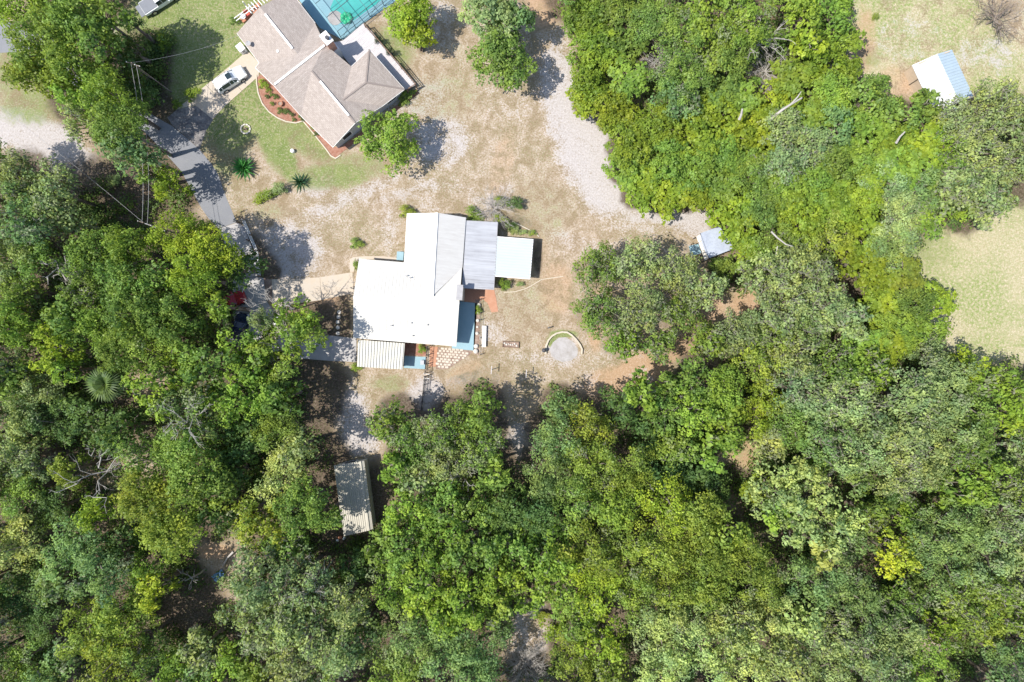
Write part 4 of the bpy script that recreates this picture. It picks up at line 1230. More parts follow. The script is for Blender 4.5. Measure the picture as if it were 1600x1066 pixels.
def shrub(px, py, r_px, h, kind, tint, label, name='shrub', cat='shrub', ry=None, rz=0.0, group=None, z0=0.0):
    me, tk, tw, Rr = rng.choice(PROTO[kind, 'S'])
    g = P(px, py, h * 0.5)
    sx, sy = r_px / S / Rr * 1.1, (ry or r_px) / S / Rr * 1.1
    sz = h / (1.45 * KIND[kind]['flat'] * Rr + 0.4)
    root = empty(name, (g.x, g.y, z0), rz, label, cat, group)
    c_ = link('foliage', me, root, (0, 0, 0.3 * sz), (0, 0, 0), (sx, sy, sz))
    col = TINT[tint][0]
    v = rng.uniform(0.9, 1.15)
    c_.color = (col[0] * v, col[1] * v, col[2] * v, 1)
    link('stem', TRUNK, root, (0, 0, 0), (0, 0, 0), (0.05, 0.05, 0.3 * sz))
    link('twigs', tk, root, (0, 0, 0.3 * sz), (0, 0, 0), (sx, sy, sz))
    return root


shrub(636, 330, 12, 1.6, 'dense', 'og', 'olive bush at the northwest corner of the white house', ry=9)
shrub(557, 380, 10, 1.1, 'dense', 'mg', 'lone round green bush on dry grass left of the white house', ry=8)
shrub(413, 307, 20, 1.4, 'fine', 'yg', 'yellow-green sprawling bush below the spiky palm clump', ry=9, rz=0.35)
shrub(436, 295, 13, 1.6, 'fine', 'gg', 'dull grey-green bush between the yellow-green bush and dark spiky plant', ry=10)
shrub(556, 414, 4.5, 1.0, 'dense', 'mg', 'narrow green shrub at the end of the curved footpath', ry=9)
shrub(740, 336, 13, 1.6, 'dense', 'mg', 'green bush against the top of the grey porch roof')
shrub(783, 314, 12, 1.8, 'dense', 'yg', 'yellow-green bush on the upper side of the bare pinkish shrub', ry=7)
shrub(780, 341, 11, 1.5, 'dense', 'yg', 'yellow-green tuft on the lower side of the bare pinkish shrub', ry=7)
shrub(806, 318, 13, 1.8, 'oak', 'dg', 'dark bronze-green bush right of the bare pinkish shrub', ry=11)
shrub(797, 353, 9, 1.2, 'dense', 'dg', 'dark green bush above the square white canopy')
shrub(805, 360, 8, .8, 'fine', 'gg', 'small grey-green plant on the slanted bed edge above the canopy')
shrub(818, 363, 8, .7, 'fine', 'gg', 'low grey-green plant nearest the canopy corner', ry=5)
shrub(832, 364, 6, .6, 'fine', 'og', 'tiny olive plant at the right end of the slanted bed')
shrub(787, 444, 10, 1.5, 'dense', 'br', 'bright round bush just below the square white canopy', ry=10)
shrub(813, 444, 7, .6, 'fine', 'gg', 'low sparse plant on bare soil right of the bright round bush', ry=4)
shrub(748, 484, 4.5, .7, 'dense', 'br', 'small green plant in the narrow garden bed', ry=7, z0=0.05)
shrub(659, 545, 6, 1.0, 'dense', 'br', 'small bush on the red brick patio below the white roof', ry=7, z0=0.03)
shrub(556, 574, 8, .9, 'dense', 'br', 'small bright bush at the lower left corner of the corrugated carport', ry=6)
shrub(300, 146, 12, 1.3, 'dense', 'yg', 'yellow-green shrub on the upper verge of the cracked driveway', ry=9, rz=0.6)
shrub(276, 163, 7, 1.0, 'dense', 'br', 'small shrub where the verge meets the road bend')
shrub(255, 66, 9, 1.6, 'dense', 'yg', 'sapling lit inside the big lawn shadow', ry=13)
shrub(232, 150, 15, 2.4, 'dense', 'mg', 'shaded shrub beside the power pole wires')
shrub(225, 132, 9, 1.6, 'fine', 'og', 'smaller shaded shrub above the one by the pole wires')
shrub(637, 148, 12, 1.2, 'dense', 'mg', 'dark shrub at the rightmost corner of the brown-roofed house', ry=7, rz=0.6)
shrub(180, 283, 12, 2.0, 'fine', 'gg', 'shrub in the shaded scrub below the sandy strip')
shrub(365, 32, 7, 1.1, 'dense', 'mg', 'small shrub outside the white porch railing', ry=5)
shrub(1172, 762, 14, 1.6, 'vine', 'yg', 'low bright bush at the lower edge of the dirt clearing')
shrub(1210, 545, 14, 2.4, 'vine', 'br', 'low bush among the grey oaks above the clearing')
shrub(848, 962, 14, 1.4, 'vine', 'og', 'low olive bush on the bare patch above the pinkish shrub', ry=8)
shrub(1368, 26, 6, 0.6, 'fine', 'og', 'tiny plant on the pale field above the barn')
# grape-like edge clumps of the thicket against white sand
strap_plant('sago_palm', G(382, 264), 64, 2.1, 0.19, (0.07, 0.22, 0.06), 'large bright green spiky rosette on the lawn by the road', 'cycad', group=None)
strap_plant('sago_palm', G(470, 286), 30, 1.7, 0.15, (0.04, 0.095, 0.055), 'darker sparse spiky rosette right of the bright one', 'cycad')  # shade falling on this rosette is painted into its darker colour
# the fan palm
pr = empty('fan_palm', P(163, 600, 11) - Vector((0, 0, 11)), 0, 'fan palm with radiating fronds among dark trees on the left', 'palm')
MB().tube([(0, 0, 0), (0.1, 0, 4), (0, 0.05, 10.6)], [0.26, 0.2, 0.18], 10).build('trunk', M['bark'], pr, world_pts=False)
_s = strap_plant('fronds', (0, 0, 0), 17, 3.0, 0.24, (0.105, 0.15, 0.045), None, None, droop=0.45, up=0.35, frond='frond', pinn=True)
for o in list(_s.children):
    o.parent = pr
    o.location = (0, 0, 10.6)
bpy.data.objects.remove(_s)


# ------------------------------------------------------------------ bare wood
def bare_tree(name, px, py, H, spread, seed, label, cat, n=6, mat='pale_bark', thick=0.14, flat=0.5, twiggy=3, part='limb'):
    g = P(px, py, H * 0.8)
    root = empty(name, (g.x, g.y, 0), 0, label, cat)
    rs_ = np.random.RandomState(seed)
    MB().tube([(0, 0, 0), (0.1, 0, H * 0.3), (0, 0.1, H * 0.55)], [thick * 1.5, thick * 1.15, thick], 8).build('trunk', M[mat], root, world_pts=False)
    for i in range(n):
        mb_ = MB()
        a = i * 6.283 / n + rs_.normal() * 0.3
        L = spread * (0.6 + 0.5 * rs_.rand())
        en = (L * math.cos(a), L * math.sin(a), H * (0.55 + flat * (0.6 + 0.4 * rs_.rand()) * 0.8))
        pts = branch_path(rs_, (0, 0.1, H * 0.55), en, 5, 0.07)
        mb_.tube(pts, [thick * .8, thick * .65, thick * .5, thick * .4, thick * .3, 0.02], 5, False)
        for j in range(twiggy):
            k_ = 1 + j % 4
            q = np.array(pts[k_])
            d = np.array([math.cos(a + rs_.normal() * 0.8), math.sin(a + rs_.normal() * 0.8), 0.3 * rs_.rand()])
            e = q + d * L * (0.25 + 0.3 * rs_.rand())
            p2 = branch_path(rs_, q, e, 3, 0.1)
            mb_.tube(p2, [thick * .35, thick * .28, thick * .2, 0.015], 4, False)
            for _ in range(2):
                e2 = np.array(p2[2]) + (d + rs_.normal(size=3) * 0.5) * L * 0.16
                mb_.tube(branch_path(rs_, p2[2], e2, 2, 0.1), [thick * .18, thick * .13, 0.012], 3, False)
        mb_.build(part, M[mat], root, world_pts=False)
    return root


bare_tree('dead_tree', 145, 745, 13.5, 5.2, 3, 'bare forked dead tree with pale crooked limbs at the left', 'dead tree', 4, thick=0.11, twiggy=5)
bare_tree('dead_tree', 92, 420, 12, 2.6, 9, 'pale broken bare tree in the shaded gap near the left edge', 'dead tree', 4, thick=0.17, twiggy=5)
bare_tree('dead_tree', 295, 908, 6, 1.9, 5, 'small pale bare branch cluster over the shaded dirt hollow', 'dead tree', 4, thick=0.10, twiggy=4)
bare_tree('dead_tree', 288, 655, 16.5, 2.6, 14, 'whitish leafless treetop poking out of the big bright crown', 'dead tree', 8, thick=0.08, twiggy=8)
bare_tree('dead_tree', 1195, 60, 9, 3.0, 6, 'thin grey bare tree in the dark gap at the top of the thicket', 'dead tree', 6, thick=0.10, twiggy=6)
bare_tree('dead_tree', 720, 745, 12, 2.0, 8, 'pale bare crown between oaks right of the cream shed', 'dead tree', 6, thick=0.09, twiggy=6)
bare_tree('dead_tree', 420, 478, 12.2, 3.2, 12, 'silvery bare branches over the parking pad', 'dead tree', 8, thick=0.07, twiggy=8)
bare_tree('dead_tree', 480, 925, 15, 2.4, 22, 'pale bare treetop inside the big twiggy oak at the bottom', 'dead tree', 6, thick=0.09, twiggy=6)
bare_tree('dead_shrub', 772, 327, 1.5, 2.6, 17, 'bare pinkish grey shrub between bushes above the porch roof', 'shrub', 22, thick=0.05, twiggy=10, flat=0.6)
bare_tree('dead_shrub', 820, 1040, 2.2, 3.0, 18, 'dry pinkish brush mound at the bottom edge', 'shrub', 30, thick=0.05, twiggy=12, flat=0.6)
bare_tree('dead_shrub', 1038, 95, 5.2, 3.0, 19, 'grey tangle of dead branches in the upper thicket', 'shrub', 18, thick=0.06, twiggy=9, flat=0.4)
bare_tree('dead_shrub', 1200, 110, 3.5, 3.0, 20, 'grey dead brush along the dark gap of the thicket', 'shrub', 18, thick=0.06, twiggy=9, flat=0.4)
bare_tree('dead_shrub', 118, 285, 3.2, 3.2, 21, 'dark leafless bush in the scrub below the sandy strip', 'shrub', 18, mat='bark', thick=0.05, twiggy=10)
bare_tree('dead_shrub', 1092, 655, 3.2, 1.3, 24, 'small grey bare bush left of the dirt clearing', 'shrub', 16, thick=0.04, twiggy=9)
bare_tree('dead_shrub', 1560, 25, 3.0, 3.4, 23, 'dark fallen brush pile on the pale field in the upper right corner', 'brush pile', 14, mat='bark', thick=0.10, twiggy=7, flat=0.3)


def log(name, pts, rad, label, cat, forks=()):
    w = [P(*p) for p in pts]
    root = empty(name, (w[0].x, w[0].y, w[0].z), 0, label, cat)
    MB().tube(w, [rad * (1 - 0.5 * i / (len(w) - 1)) for i in range(len(w))], 8).build('trunk', M['pale_bark'], root)
    for f in forks:
        MB().tube([P(*p) for p in f], [rad * .6, rad * .45, rad * .2], 6).build('limb', M['pale_bark'], root)
    return root


log('fallen_trunk', [(1205, 186, 6.0), (1222, 172, 6.6), (1236, 163, 6.9), (1253, 153, 6.8)], 0.20, 'pale forked dead trunk lying across the bright thicket', 'fallen trunk', [((1236, 163, 6.9), (1246, 152, 7.2), (1252, 143, 7.3))])
log('fallen_trunk', [(1400, 224, 7.2), (1406, 214, 7.7), (1414, 206, 7.9)], 0.16, 'short pale dead stub in the thicket below the barn', 'fallen trunk')
log('fallen_trunk', [(1155, 187, 6.2), (1158, 180, 6.6), (1160, 170, 6.7)], 0.20, 'short upright grey stump left of the long pale trunk', 'stump')
log('fallen_trunk', [(1205, 362, 8), (1215, 372, 8.3), (1228, 382, 8.4), (1238, 385, 8.2)], 0.12, 'pale leaning branch above the grey oak in the thicket', 'fallen trunk', [((1215, 385, 8), (1212, 400, 8), (1214, 416, 7.6))])
log('fallen_trunk', [(365, 862, 1.0), (355, 872, .6), (348, 885, .3)], 0.16, 'bent tan trunk beside the dirt hollow at lower left', 'fallen trunk')
log('fallen_trunk', [(1296, 742, .3), (1300, 738, 1.4), (1303, 733, 2.4)], 0.25, 'broken grey snag in the dark gap right of the clearing', 'stump')

# ------------------------------------------------------------------ the brown-roofed house
E2, R2 = 2.8, 4.55
V = dict(a=P(370, 52, E2), b=P(405, 98.5, E2), c=P(399, 106, E2), d=P(427, 133, R2), e=P(470, 181, E2), f=P(406, 11, 4.4), g=P(453, -14, E2), h=P(465, 85, 4.4), i=P(492, 36, E2),
         j=P(508, 69.5, R2), k=P(549, 104, E2), l=P(487, 111, R2), m=P(520, 230, E2), n=P(555, 192, R2), o=P(597, 166, E2), p=P(632, 139.5, E2), q=P(577, 77.5, E2), r=P(572, 129, 4.2), s=P(536, 156, 4.2))
house2 = empty('brown_roofed_house', G(500, 120), 0, 'big house with many-gabled brown shingle roof at the top of the photo', 'house')


def shingle_face(keys, eave):
    pts = [V[k].copy() for k in keys]
    p0, p1 = V[eave[0]], V[eave[1]]
    u = Vector((p1.x - p0.x, p1.y - p0.y, 0)).normalized()
    nz = sum(pts[i].x * pts[(i + 1) % len(pts)].y - pts[(i + 1) % len(pts)].x * pts[i].y for i in range(len(pts)))
    if nz < 0:
        pts = pts[::-1]
    n = len(pts)
    me = bpy.data.meshes.new('roof_slope')
    low = [v - Vector((0, 0, .14)) for v in pts]
    me.from_pydata([tuple(v) for v in low + pts], [], [tuple(reversed(range(n))), tuple(range(n, 2 * n))] + [(i, (i + 1) % n, n + (i + 1) % n, n + i) for i in range(n)])
    uv = me.uv_layers.new(name='UVMap')
    w = Vector((-u.y, u.x, 0))
    for lp in me.loops:
        v = me.vertices[lp.vertex_index].co
        d = v - p0
        uv.data[lp.index].uv = (d.dot(u), d.dot(w) * 1.1)
    me.materials.append(M['shingle'])
    return link('roof_slope', me, house2, world_pts=True)


shingle_face('abhf', 'ab')
shingle_face('gfhi', 'gi')
shingle_face('cdjihb', 'dj')
shingle_face('delkj', 'dj')
shingle_face('emnl', 'em')
shingle_face('lnosk', 'em')
shingle_face('ksrq', 'kq')
shingle_face('srpo', 'op')
shingle_face('qrp', 'qp')
for p_, q_ in ((P(414, 22, 4.48), P(457, 76, 4.48)), (P(429, 132, 4.63), P(507, 71, 4.63)), (P(500, 127, 4.63), P(545, 181, 4.63))):
    MB().bar(p_, q_, 0.26, 0.12).build('ridge_vent', M['vent_white'], house2)
for x, y in (('r', 'p'), ('r', 'q'), ('s', 'r'), ('l', 'n')):
    MB().bar(V[x] + Vector((0, 0, .02)), V[y] + Vector((0, 0, .02)), 0.22, 0.05).build('ridge_cap', M['shingle'], house2)
for x, y in (('a', 'b'), ('b', 'c'), ('e', 'm'), ('o', 'p'), ('p', 'q'), ('q', 'k'), ('i', 'g'), ('c', 'd'), ('d', 'e'), ('m', 'n'), ('n', 'o')):
    MB().bar(V[x] - Vector((0, 0, .09)), V[y] - Vector((0, 0, .09)), 0.09, 0.15).build('eave_trim', M['trim'], house2)
w2 = inset([V[k] for k in 'abcemopqkjig' if k != 'j'], 0.45)
MB().prism(w2, 0, E2 - 0.18).build('wall', M['siding'], house2)
gable(V['m'], V['o'], V['n'], house2, M['siding'])
gable(V['c'], V['e'], V['d'], house2, M['siding'])
gable(V['i'], V['k'], V['j'], house2, M['siding'])
gable(V['a'], V['g'], V['f'], house2, M['siding'])
for i, ts in ((4, (0.25, 0.7)), (3, (0.3, 0.7)), (5, (0.5,)), (0, (0.5,)), (6, (0.35, 0.7))):
    for t in ts:
        wall_window(house2, w2[i], w2[(i + 1) % len(w2)], t, 1.4, 1.2, 1.6)
# chimney
chp = P(510, 60, 5.6)
AR = math.atan2(-0.78 * 0 + 0.62, 0.78)     # the direction of the cross ridge
AU = R_(-51.5)
mb = MB().box((chp.x, chp.y, 2.8), (1.5, 0.95, 5.6), AU)
mb.build('chimney', M['brick_red'], house2)
MB().box((chp.x, chp.y, 5.65), (1.65, 1.1, 0.1), AU).build('chimney_cap', M['trim'], house2)
MB().lathe((chp.x + .2, chp.y - .1, 5.7), [(0.2, 0), (0.2, 0.35), (0.28, 0.37), (0.26, 0.5)], 10).build('chimney_pot', M['charcoal'], house2)
cs = P(519, 72, 3.3)
MB().box((cs.x, cs.y, 1.6), (1.5, 1.1, 3.2), AU).build('chimney_base', M['trim'], house2)
for x, y, z in ((434, 80.5, 3.6),):
    p = P(x, y, z + .2)
    MB().lathe((p.x, p.y, z - .3), [(0.06, 0), (0.06, 0.5), (0.2, 0.52), (0.18, 0.64)], 10).build('roof_vent', M['trim'], house2)
dsh = P(388, 68, 3.6)
MB().tube([(dsh.x, dsh.y, 2.9), (dsh.x, dsh.y, 3.5), (dsh.x - .15, dsh.y + .2, 3.7)], 0.04, 6).build('dish_arm', M['charcoal'], house2)
MB().lathe((dsh.x, dsh.y, 3.55), [(0.05, 0), (0.2, 0.03), (0.32, 0.10), (0.34, 0.13)], 14).build('satellite_dish', M['grey_trim'], house2)

# concrete/white cabinet by the garage
gcb = G(380, 79)
ac = empty('utility_cabinet', gcb, AU, 'white box-shaped cabinet at the top end of the tan driveway', 'cabinet')
MB().box((0, 0, 0.5), (1.0, 0.85, 1.0), 0).build('cabinet', M['white_plastic'], ac, world_pts=False, bevel=0.04)
MB().box((0, 0, 1.03), (1.08, 0.93, 0.05), 0).build('lid', M['trim'], ac, world_pts=False)
MB().box((0.515, 0, 0.55), (0.02, 0.3, 0.4), 0).build('panel', M['grey_trim'], ac, world_pts=False)

# front porch
fp = [(383, 34), (403, 12), (430, -10), (420, -26), (385, 0), (374, 26)]
sheet('porch_slab', [(381, 37), (409, 12), (404, 4), (374, 28)], 0, 0.12, M['terracotta'])
pg = empty('pergola', G(392, 18), 0, 'white slatted porch cover and railing at the top left of the brown roof', 'pergola')
for (x0, y0, x1, y1) in ((366, 29, 396, 6), (369, 33, 399, 10)):
    MB().bar(P(x0, y0, 1.1), P(x1, y1, 1.1), 0.10, 0.10).build('rail', M['trim'], pg)
for t in range(9):
    x, y = 366 + 30 * t / 8, 29 - 23 * t / 8
    MB().bar(G(x, y, 0), P(x, y, 1.1), 0.05, 0.05).build('baluster', M['trim'], pg)
for t in range(7):
    x, y = 384 + t * 4.2, 10 - t * 3.1
    MB().bar(P(x, y, 2.5), P(x + 9, y + 11, 2.5), 0.10, 0.14).build('slat', M['trim'], pg)
for x, y in ((385, 10), (412, -9), (394, 20)):
    MB().box((P(x, y, 1.2).x, P(x, y, 1.2).y, 1.22), (0.14, 0.14, 2.44), AU).build('post', M['trim'], pg)
tbl = empty('round_table', G(383, 30, 0.12), 0, 'small round white table on the red porch', 'table')
MB().lathe((0, 0, 0.68), [(0.38, 0), (0.40, 0.03), (0.38, 0.05)], 16).build('tabletop', M['white_plastic'], tbl, world_pts=False)
MB().tube([(0, 0, 0), (0, 0, 0.69)], 0.05, 8).build('leg', M['white_plastic'], tbl, world_pts=False)
cush = empty('porch_chair', G(389, 25, 0.12), 0.7, 'red cushioned chair beside the round white porch table', 'chair')
MB().box((0, 0, 0.42), (0.6, 0.6, 0.12)).build('seat', M['red_cloth'], cush, world_pts=False, bevel=.03)
MB().box((0, 0.3, 0.75), (0.6, 0.1, 0.6)).build('backrest', M['red_cloth'], cush, world_pts=False, bevel=.03)
for sx_ in (-.25, .25):
    for sy_ in (-.25, .25):
        MB().box((sx_, sy_, 0.18), (0.05, 0.05, 0.36)).build('leg', M['charcoal'], cush, world_pts=False)

# mulch beds with cream edging
bed1 = [(402, 119), (402.5, 131), (405, 146), (411, 161), (421, 174), (434, 183), (448, 189), (462, 191), (474, 188), (477, 184), (470, 172), (440, 140), (415, 116)]
sheet('mulch_bed', bed1, -0.01, 0.05, M['mulch'])
bed2 = [(474, 187), (480, 184), (521, 230), (536, 228), (640, 150), (650, 139), (655, 145), (640, 158), (535, 238), (524, 247), (517, 243)]
sheet('mulch_bed', bed2, -0.01, 0.045, M['mulch'])


def edging(name, pts, w, h, mat, label, cat, step=None):
    root = empty(name, G(*pts[0]), 0, label, cat)
    for i in range(len(pts) - 1):
        a, b = G(*pts[i], h / 2), G(*pts[i + 1], h / 2)
        dd = (b - a).normalized() * (w * 0.25)
        MB().bar(a - dd + Vector((0, 0, 0.002 * (i % 2))), b + dd + Vector((0, 0, 0.002 * (i % 2))), w, h).build('edging_block', mat, root)
    return root


edging('bed_edging', [(401, 118), (401.5, 131), (404, 146.5), (410, 162), (420.3, 175), (433.5, 184.5), (447.5, 190.5), (462, 192.6), (474, 189.6)], 0.16, 0.14, M['edging'], 'curved cream kerb round the red mulch bed left of the brown roof', 'kerb')
edging('bed_edging', [(474, 190), (485, 203), (498, 219), (510, 234), (517, 244), (524.5, 248), (532, 243)], 0.16, 0.14, M['edging'], 'straight cream kerb along the lower left wall of the brown-roofed house', 'kerb')
BEDP = [(411, 131, 7, 'yg', 'yellow-green plant at the top of the mulch bed'), (419, 140, 4.5, 'og', 'olive plant second in the row of the mulch bed'), (417, 151, 3.5, 'dg', 'small dark plant near the mulch bed kerb'),
        (431, 151, 4, 'dg', 'dark plant against the house in the mulch bed'), (425, 162, 3.5, 'mg', 'small plant by the kerb halfway round the mulch bed'), (438, 173, 5, 'dg', 'dark plant in the lower middle of the mulch bed'),
        (448, 174, 4.5, 'dg', 'dark plant right of the lower middle one in the mulch bed'), (456, 179, 3.5, 'dg', 'dark plant close to the wall low in the mulch bed'), (472, 183, 6, 'dg', 'dark shrub where the curved bed meets the straight bed'),
        (424, 148, 3, 'mg', 'tiny plant in the centre left of the mulch bed'), (459, 187, 3, 'mg', 'tiny plant at the bottom of the curved mulch bed'), (488, 200, 3, 'mg', 'first small plant down the straight mulch bed'),
        (494, 209, 3.5, 'dg', 'second small plant down the straight mulch bed'), (630, 158, 8, 'mg', 'bush at the shaded right end of the mulch strip')]
for x, y, r, tn, lb in BEDP:
    shrub(x, y, r, 0.25 + r * 0.09, 'dense', tn, lb, group='small plants in the red mulch beds', z0=0.05)
pot = empty('plant_pot', G(439, 163.5, 0.05), 0, 'round pale pot in the middle of the curved mulch bed', 'plant pot')
MB().lathe((0, 0, 0), [(0.22, 0), (0.34, 0.35), (0.38, 0.42), (0.32, 0.42), (0.30, 0.30)], 14).build('pot', M['terracotta'], pot, world_pts=False)
MB().lathe((0, 0, 0.28), [(0.29, 0), (0.27, 0.06)], 12).build('soil', M['soil'], pot, world_pts=False)

# wooden deck with planks
deck_poly = [(523, 66), (536, 63.5), (567, 37), (576, 45), (646, 127), (650, 133), (634, 140), (577, 78), (549, 104), (538, 90)]
DZ = 0.75
deck = empty('wooden_deck', G(585, 80), 0, 'grey plank deck wrapping the right side of the brown-roofed house', 'deck')
dw = [P(x, y, DZ) for x, y in deck_poly]
MB().prism(inset(dw, 0.12), 0.1, DZ - 0.09).build('deck_frame', M['wood_brown'], deck)
uv_ = Vector((math.cos(AU), math.sin(AU)))
vv_ = Vector((-uv_.y, uv_.x))
dpoly = [(p.x, p.y) for p in dw]
mb = MB()
us = [Vector(p).dot(uv_) for p in dpoly]
vs_ = [Vector(p).dot(vv_) for p in dpoly]
bw = 0.19
k = int((max(vs_) - min(vs_)) / bw)
for i in range(k):
    v0 = min(vs_) + (i + 0.5) * bw
    cross = []
    for j in range(len(dpoly)):
        A, B = Vector(dpoly[j]), Vector(dpoly[(j + 1) % len(dpoly)])
        va, vb = A.dot(vv_), B.dot(vv_)
        if (va - v0) * (vb - v0) < 0:
            t = (v0 - va) / (vb - va)
            cross.append(A.lerp(B, t).dot(uv_))
    cross.sort()
    for c0, c1 in zip(cross[::2], cross[1::2]):
        if c1 - c0 > 0.2:
            A, B = uv_ * c0 + vv_ * v0, uv_ * c1 + vv_ * v0
            mb.bar((A.x, A.y, DZ - 0.04), (B.x, B.y, DZ - 0.04), bw - 0.015, 0.08)
mb.build('deck_boards', M['wood_grey'], deck)['kind'] = 'stuff'
rail = empty('deck_railing', G(610, 85), 0, 'dark railing along the outer edge of the grey deck', 'railing')
rp = [(569, 37.5), (587, 58), (606, 80), (626, 103.5), (649, 131), (636, 140)]
rz_ = DZ + 1.0
for i in range(len(rp) - 1):
    for z in (rz_, DZ + 0.55):
        MB().bar(P(*rp[i], rz_) * 1 + Vector((0, 0, z - rz_)), P(*rp[i + 1], rz_) + Vector((0, 0, z - rz_)), 0.10 if z == rz_ else 0.06, 0.07).build('rail', M['charcoal' if z != rz_ else 'wood_brown'], rail)
for x, y in rp:
    p = P(x, y, rz_)
    MB().box((p.x, p.y, rz_ / 2 + 0.05), (0.13, 0.13, rz_ + 0.1), AU).build('post', M['wood_brown'], rail)
for i in range(len(rp) - 1):
    a, b = P(*rp[i], rz_), P(*rp[i + 1], rz_)
    for t in np.linspace(0.1, 0.9, 8):
        c = a.lerp(b, t)
        MB().bar((c.x, c.y, DZ), (c.x, c.y, rz_ - 0.03), 0.035, 0.035).build('baluster', M['charcoal'], rail)
for x, y, lb in ((587, 59, 'dark potted plant at the bend of the deck railing nearer the pool'), (605, 77, 'dark potted plant on the deck railing further from the pool')):
    g = P(x, y, 1.9)
    root = empty('potted_plant', (g.x + 0.25, g.y, 0.0), 0, lb, 'potted plant', 'plants by the deck railing')
    MB().lathe((0, 0, 0), [(0.16, 0), (0.24, 0.4), (0.27, 0.45)], 12).build('pot', M['charcoal'], root, world_pts=False)
    me, tk, tw, Rr = PROTO['fine', 'S'][0]
    f_ = link('foliage', me, root, (0, 0, 0.7), (0, 0, 0), (0.26, 0.26, 0.5))
    f_.color = (0.04, 0.06, 0.03, 1)
    MB().tube([(0, 0, 0.4), (0, 0, 0.9)], 0.03, 5).build('stem', M['bark'], root, world_pts=False)

# pool terrace, pool and screen cage
sheet('pool_terrace', [(440, -40), (470, 4), (500, 44), (536, 63), (566, 38), (612, 6.5), (670, -40), (640, -90), (500, -90)], -0.01, 0.10, M['pool_deck'])
pool_px = [(531, -14), (522, 0), (517, 12), (516, 24), (521, 33), (531, 38.5), (543, 38), (554, 32), (570, 20), (588, 8), (604, -6), (616, -22), (600, -50), (560, -50), (540, -34)]
rim = inset([G(x, y) for x, y in pool_px], -0.22)
pool = empty('swimming_pool', G(560, 0), 0, 'kidney-shaped turquoise pool inside the screen cage at the top edge', 'pool')
MB().prism(rim, 0.1, 0.145).build('coping', M['pool_deck'], pool)
MB().prism([G(x, y) for x, y in pool_px], 0.1, 0.155).build('water', M['water'], pool)
MB().lathe(tuple(G(524, 29, 0.157)), [(1.0, 0), (1.0, 0.012)], 20).build('pool_step', M['sand'], pool)
fl = empty('pool_float', G(542, 30, 0.16), 0, 'bright green inflatable float in the pool corner', 'pool float')
for k in range(7):
    a = k * 6.283 / 7
    MB().lathe((0.55 * math.cos(a), 0.55 * math.sin(a), 0), [(0.12, 0), (0.30, 0.1), (0.33, 0.22), (0.25, 0.36), (0.08, 0.42)], 10).build('chamber', M['float_green'], fl, smooth=True, world_pts=False)
MB().lathe((0, 0, 0), [(0.3, 0.02), (0.36, 0.1), (0.3, 0.2)], 12).build('seat', M['float_green'], fl, smooth=True, world_pts=False)
cage = empty('pool_cage', G(560, 10), 0, 'dark framed screen enclosure over the pool beside the brown roof', 'pool enclosure')
o0 = G(534.5, 62)
uc = -Vector((uv_.x, uv_.y, 0))       # up-left
vc = Vector((math.cos(R_(38.5)), math.sin(R_(38.5)), 0))
ZC = 2.55
nu, nv = 5, 6
du, dv = 2.35, 2.45
for i in range(nu + 1):
    a = o0 + uc * (i * du)
    b = a + vc * (nv * dv)
    MB().bar(a + Vector((0, 0, ZC)), b + Vector((0, 0, ZC)), 0.05, 0.10).build('beam', M['cage'], cage)
for j in range(nv + 1):
    a = o0 + vc * (j * dv)
    b = a + uc * (nu * du)
    MB().bar(a + Vector((0, 0, ZC + 0.003)), b + Vector((0, 0, ZC + 0.003)), 0.05, 0.10).build('beam', M['cage'], cage)
    MB().bar(a, a + Vector((0, 0, ZC - .06)), 0.07, 0.07, (1, 0, 0)).build('post', M['cage'], cage)
    if j < nv and j % 2 == 0:
        MB().bar(a + Vector((0, 0, .1)), a + vc * dv + Vector((0, 0, ZC - .08)), 0.04, 0.04).build('brace', M['cage'], cage)
for z in (0.12, 0.9):
    MB().bar(o0 + Vector((0, 0, z)), o0 + vc * (nv * dv) + Vector((0, 0, z)), 0.06, 0.06).build('chair_rail', M['cage'], cage)
for i in range(1, nu + 1):
    a = o0 + uc * (i * du) + vc * (nv * dv)
    MB().bar(a, a + Vector((0, 0, ZC - .06)), 0.07, 0.07, (1, 0, 0)).build('post', M['cage'], cage)
mb = MB()
A0 = o0 + Vector((0, 0, ZC + 0.07))
mb.face([A0, A0 + vc * nv * dv, A0 + vc * nv * dv + uc * nu * du, A0 + uc * nu * du])
mb.build('roof_screen', M['screen'], cage)
mb = MB()
mb.face([o0, o0 + vc * nv * dv, o0 + vc * nv * dv + Vector((0, 0, ZC - .07)), o0 + Vector((0, 0, ZC - .07))])
mb.build('side_screen', M['screen'], cage)

# yard boxes and covers
tk_ = empty('septic_cover', G(458, 237), 0, 'round white capped pipe on the green lawn', 'pipe cap')
MB().lathe((0, 0, 0), [(0.27, 0), (0.27, 0.5), (0.22, 0.56), (0.08, 0.58)], 16).build('pipe', M['white_plastic'], tk_, world_pts=False)
MB().lathe((0, 0, 0.56), [(0.1, 0), (0.1, 0.05)], 10).build('cap', M['grey_trim'], tk_, world_pts=False)
fr = empty('fire_ring', G(384, 202), 0, 'small stone fire ring with charred wood on the lawn near the driveway', 'fire ring')
for k in range(10):
    a = k * 0.628
    MB().box((0.62 * math.cos(a), 0.62 * math.sin(a), 0.08), (0.34, 0.2, 0.17), a + 1.57).build('stone', M['stone'], fr, world_pts=False, bevel=.03)
MB().bar((-.3, -.1, .12), (.3, .12, .16), .12, .12).build('log', M['dark'], fr, world_pts=False)
MB().bar((-.2, .2, .12), (.25, -.2, .2), .1, .1).build('log', M['wood_brown'], fr, world_pts=False)


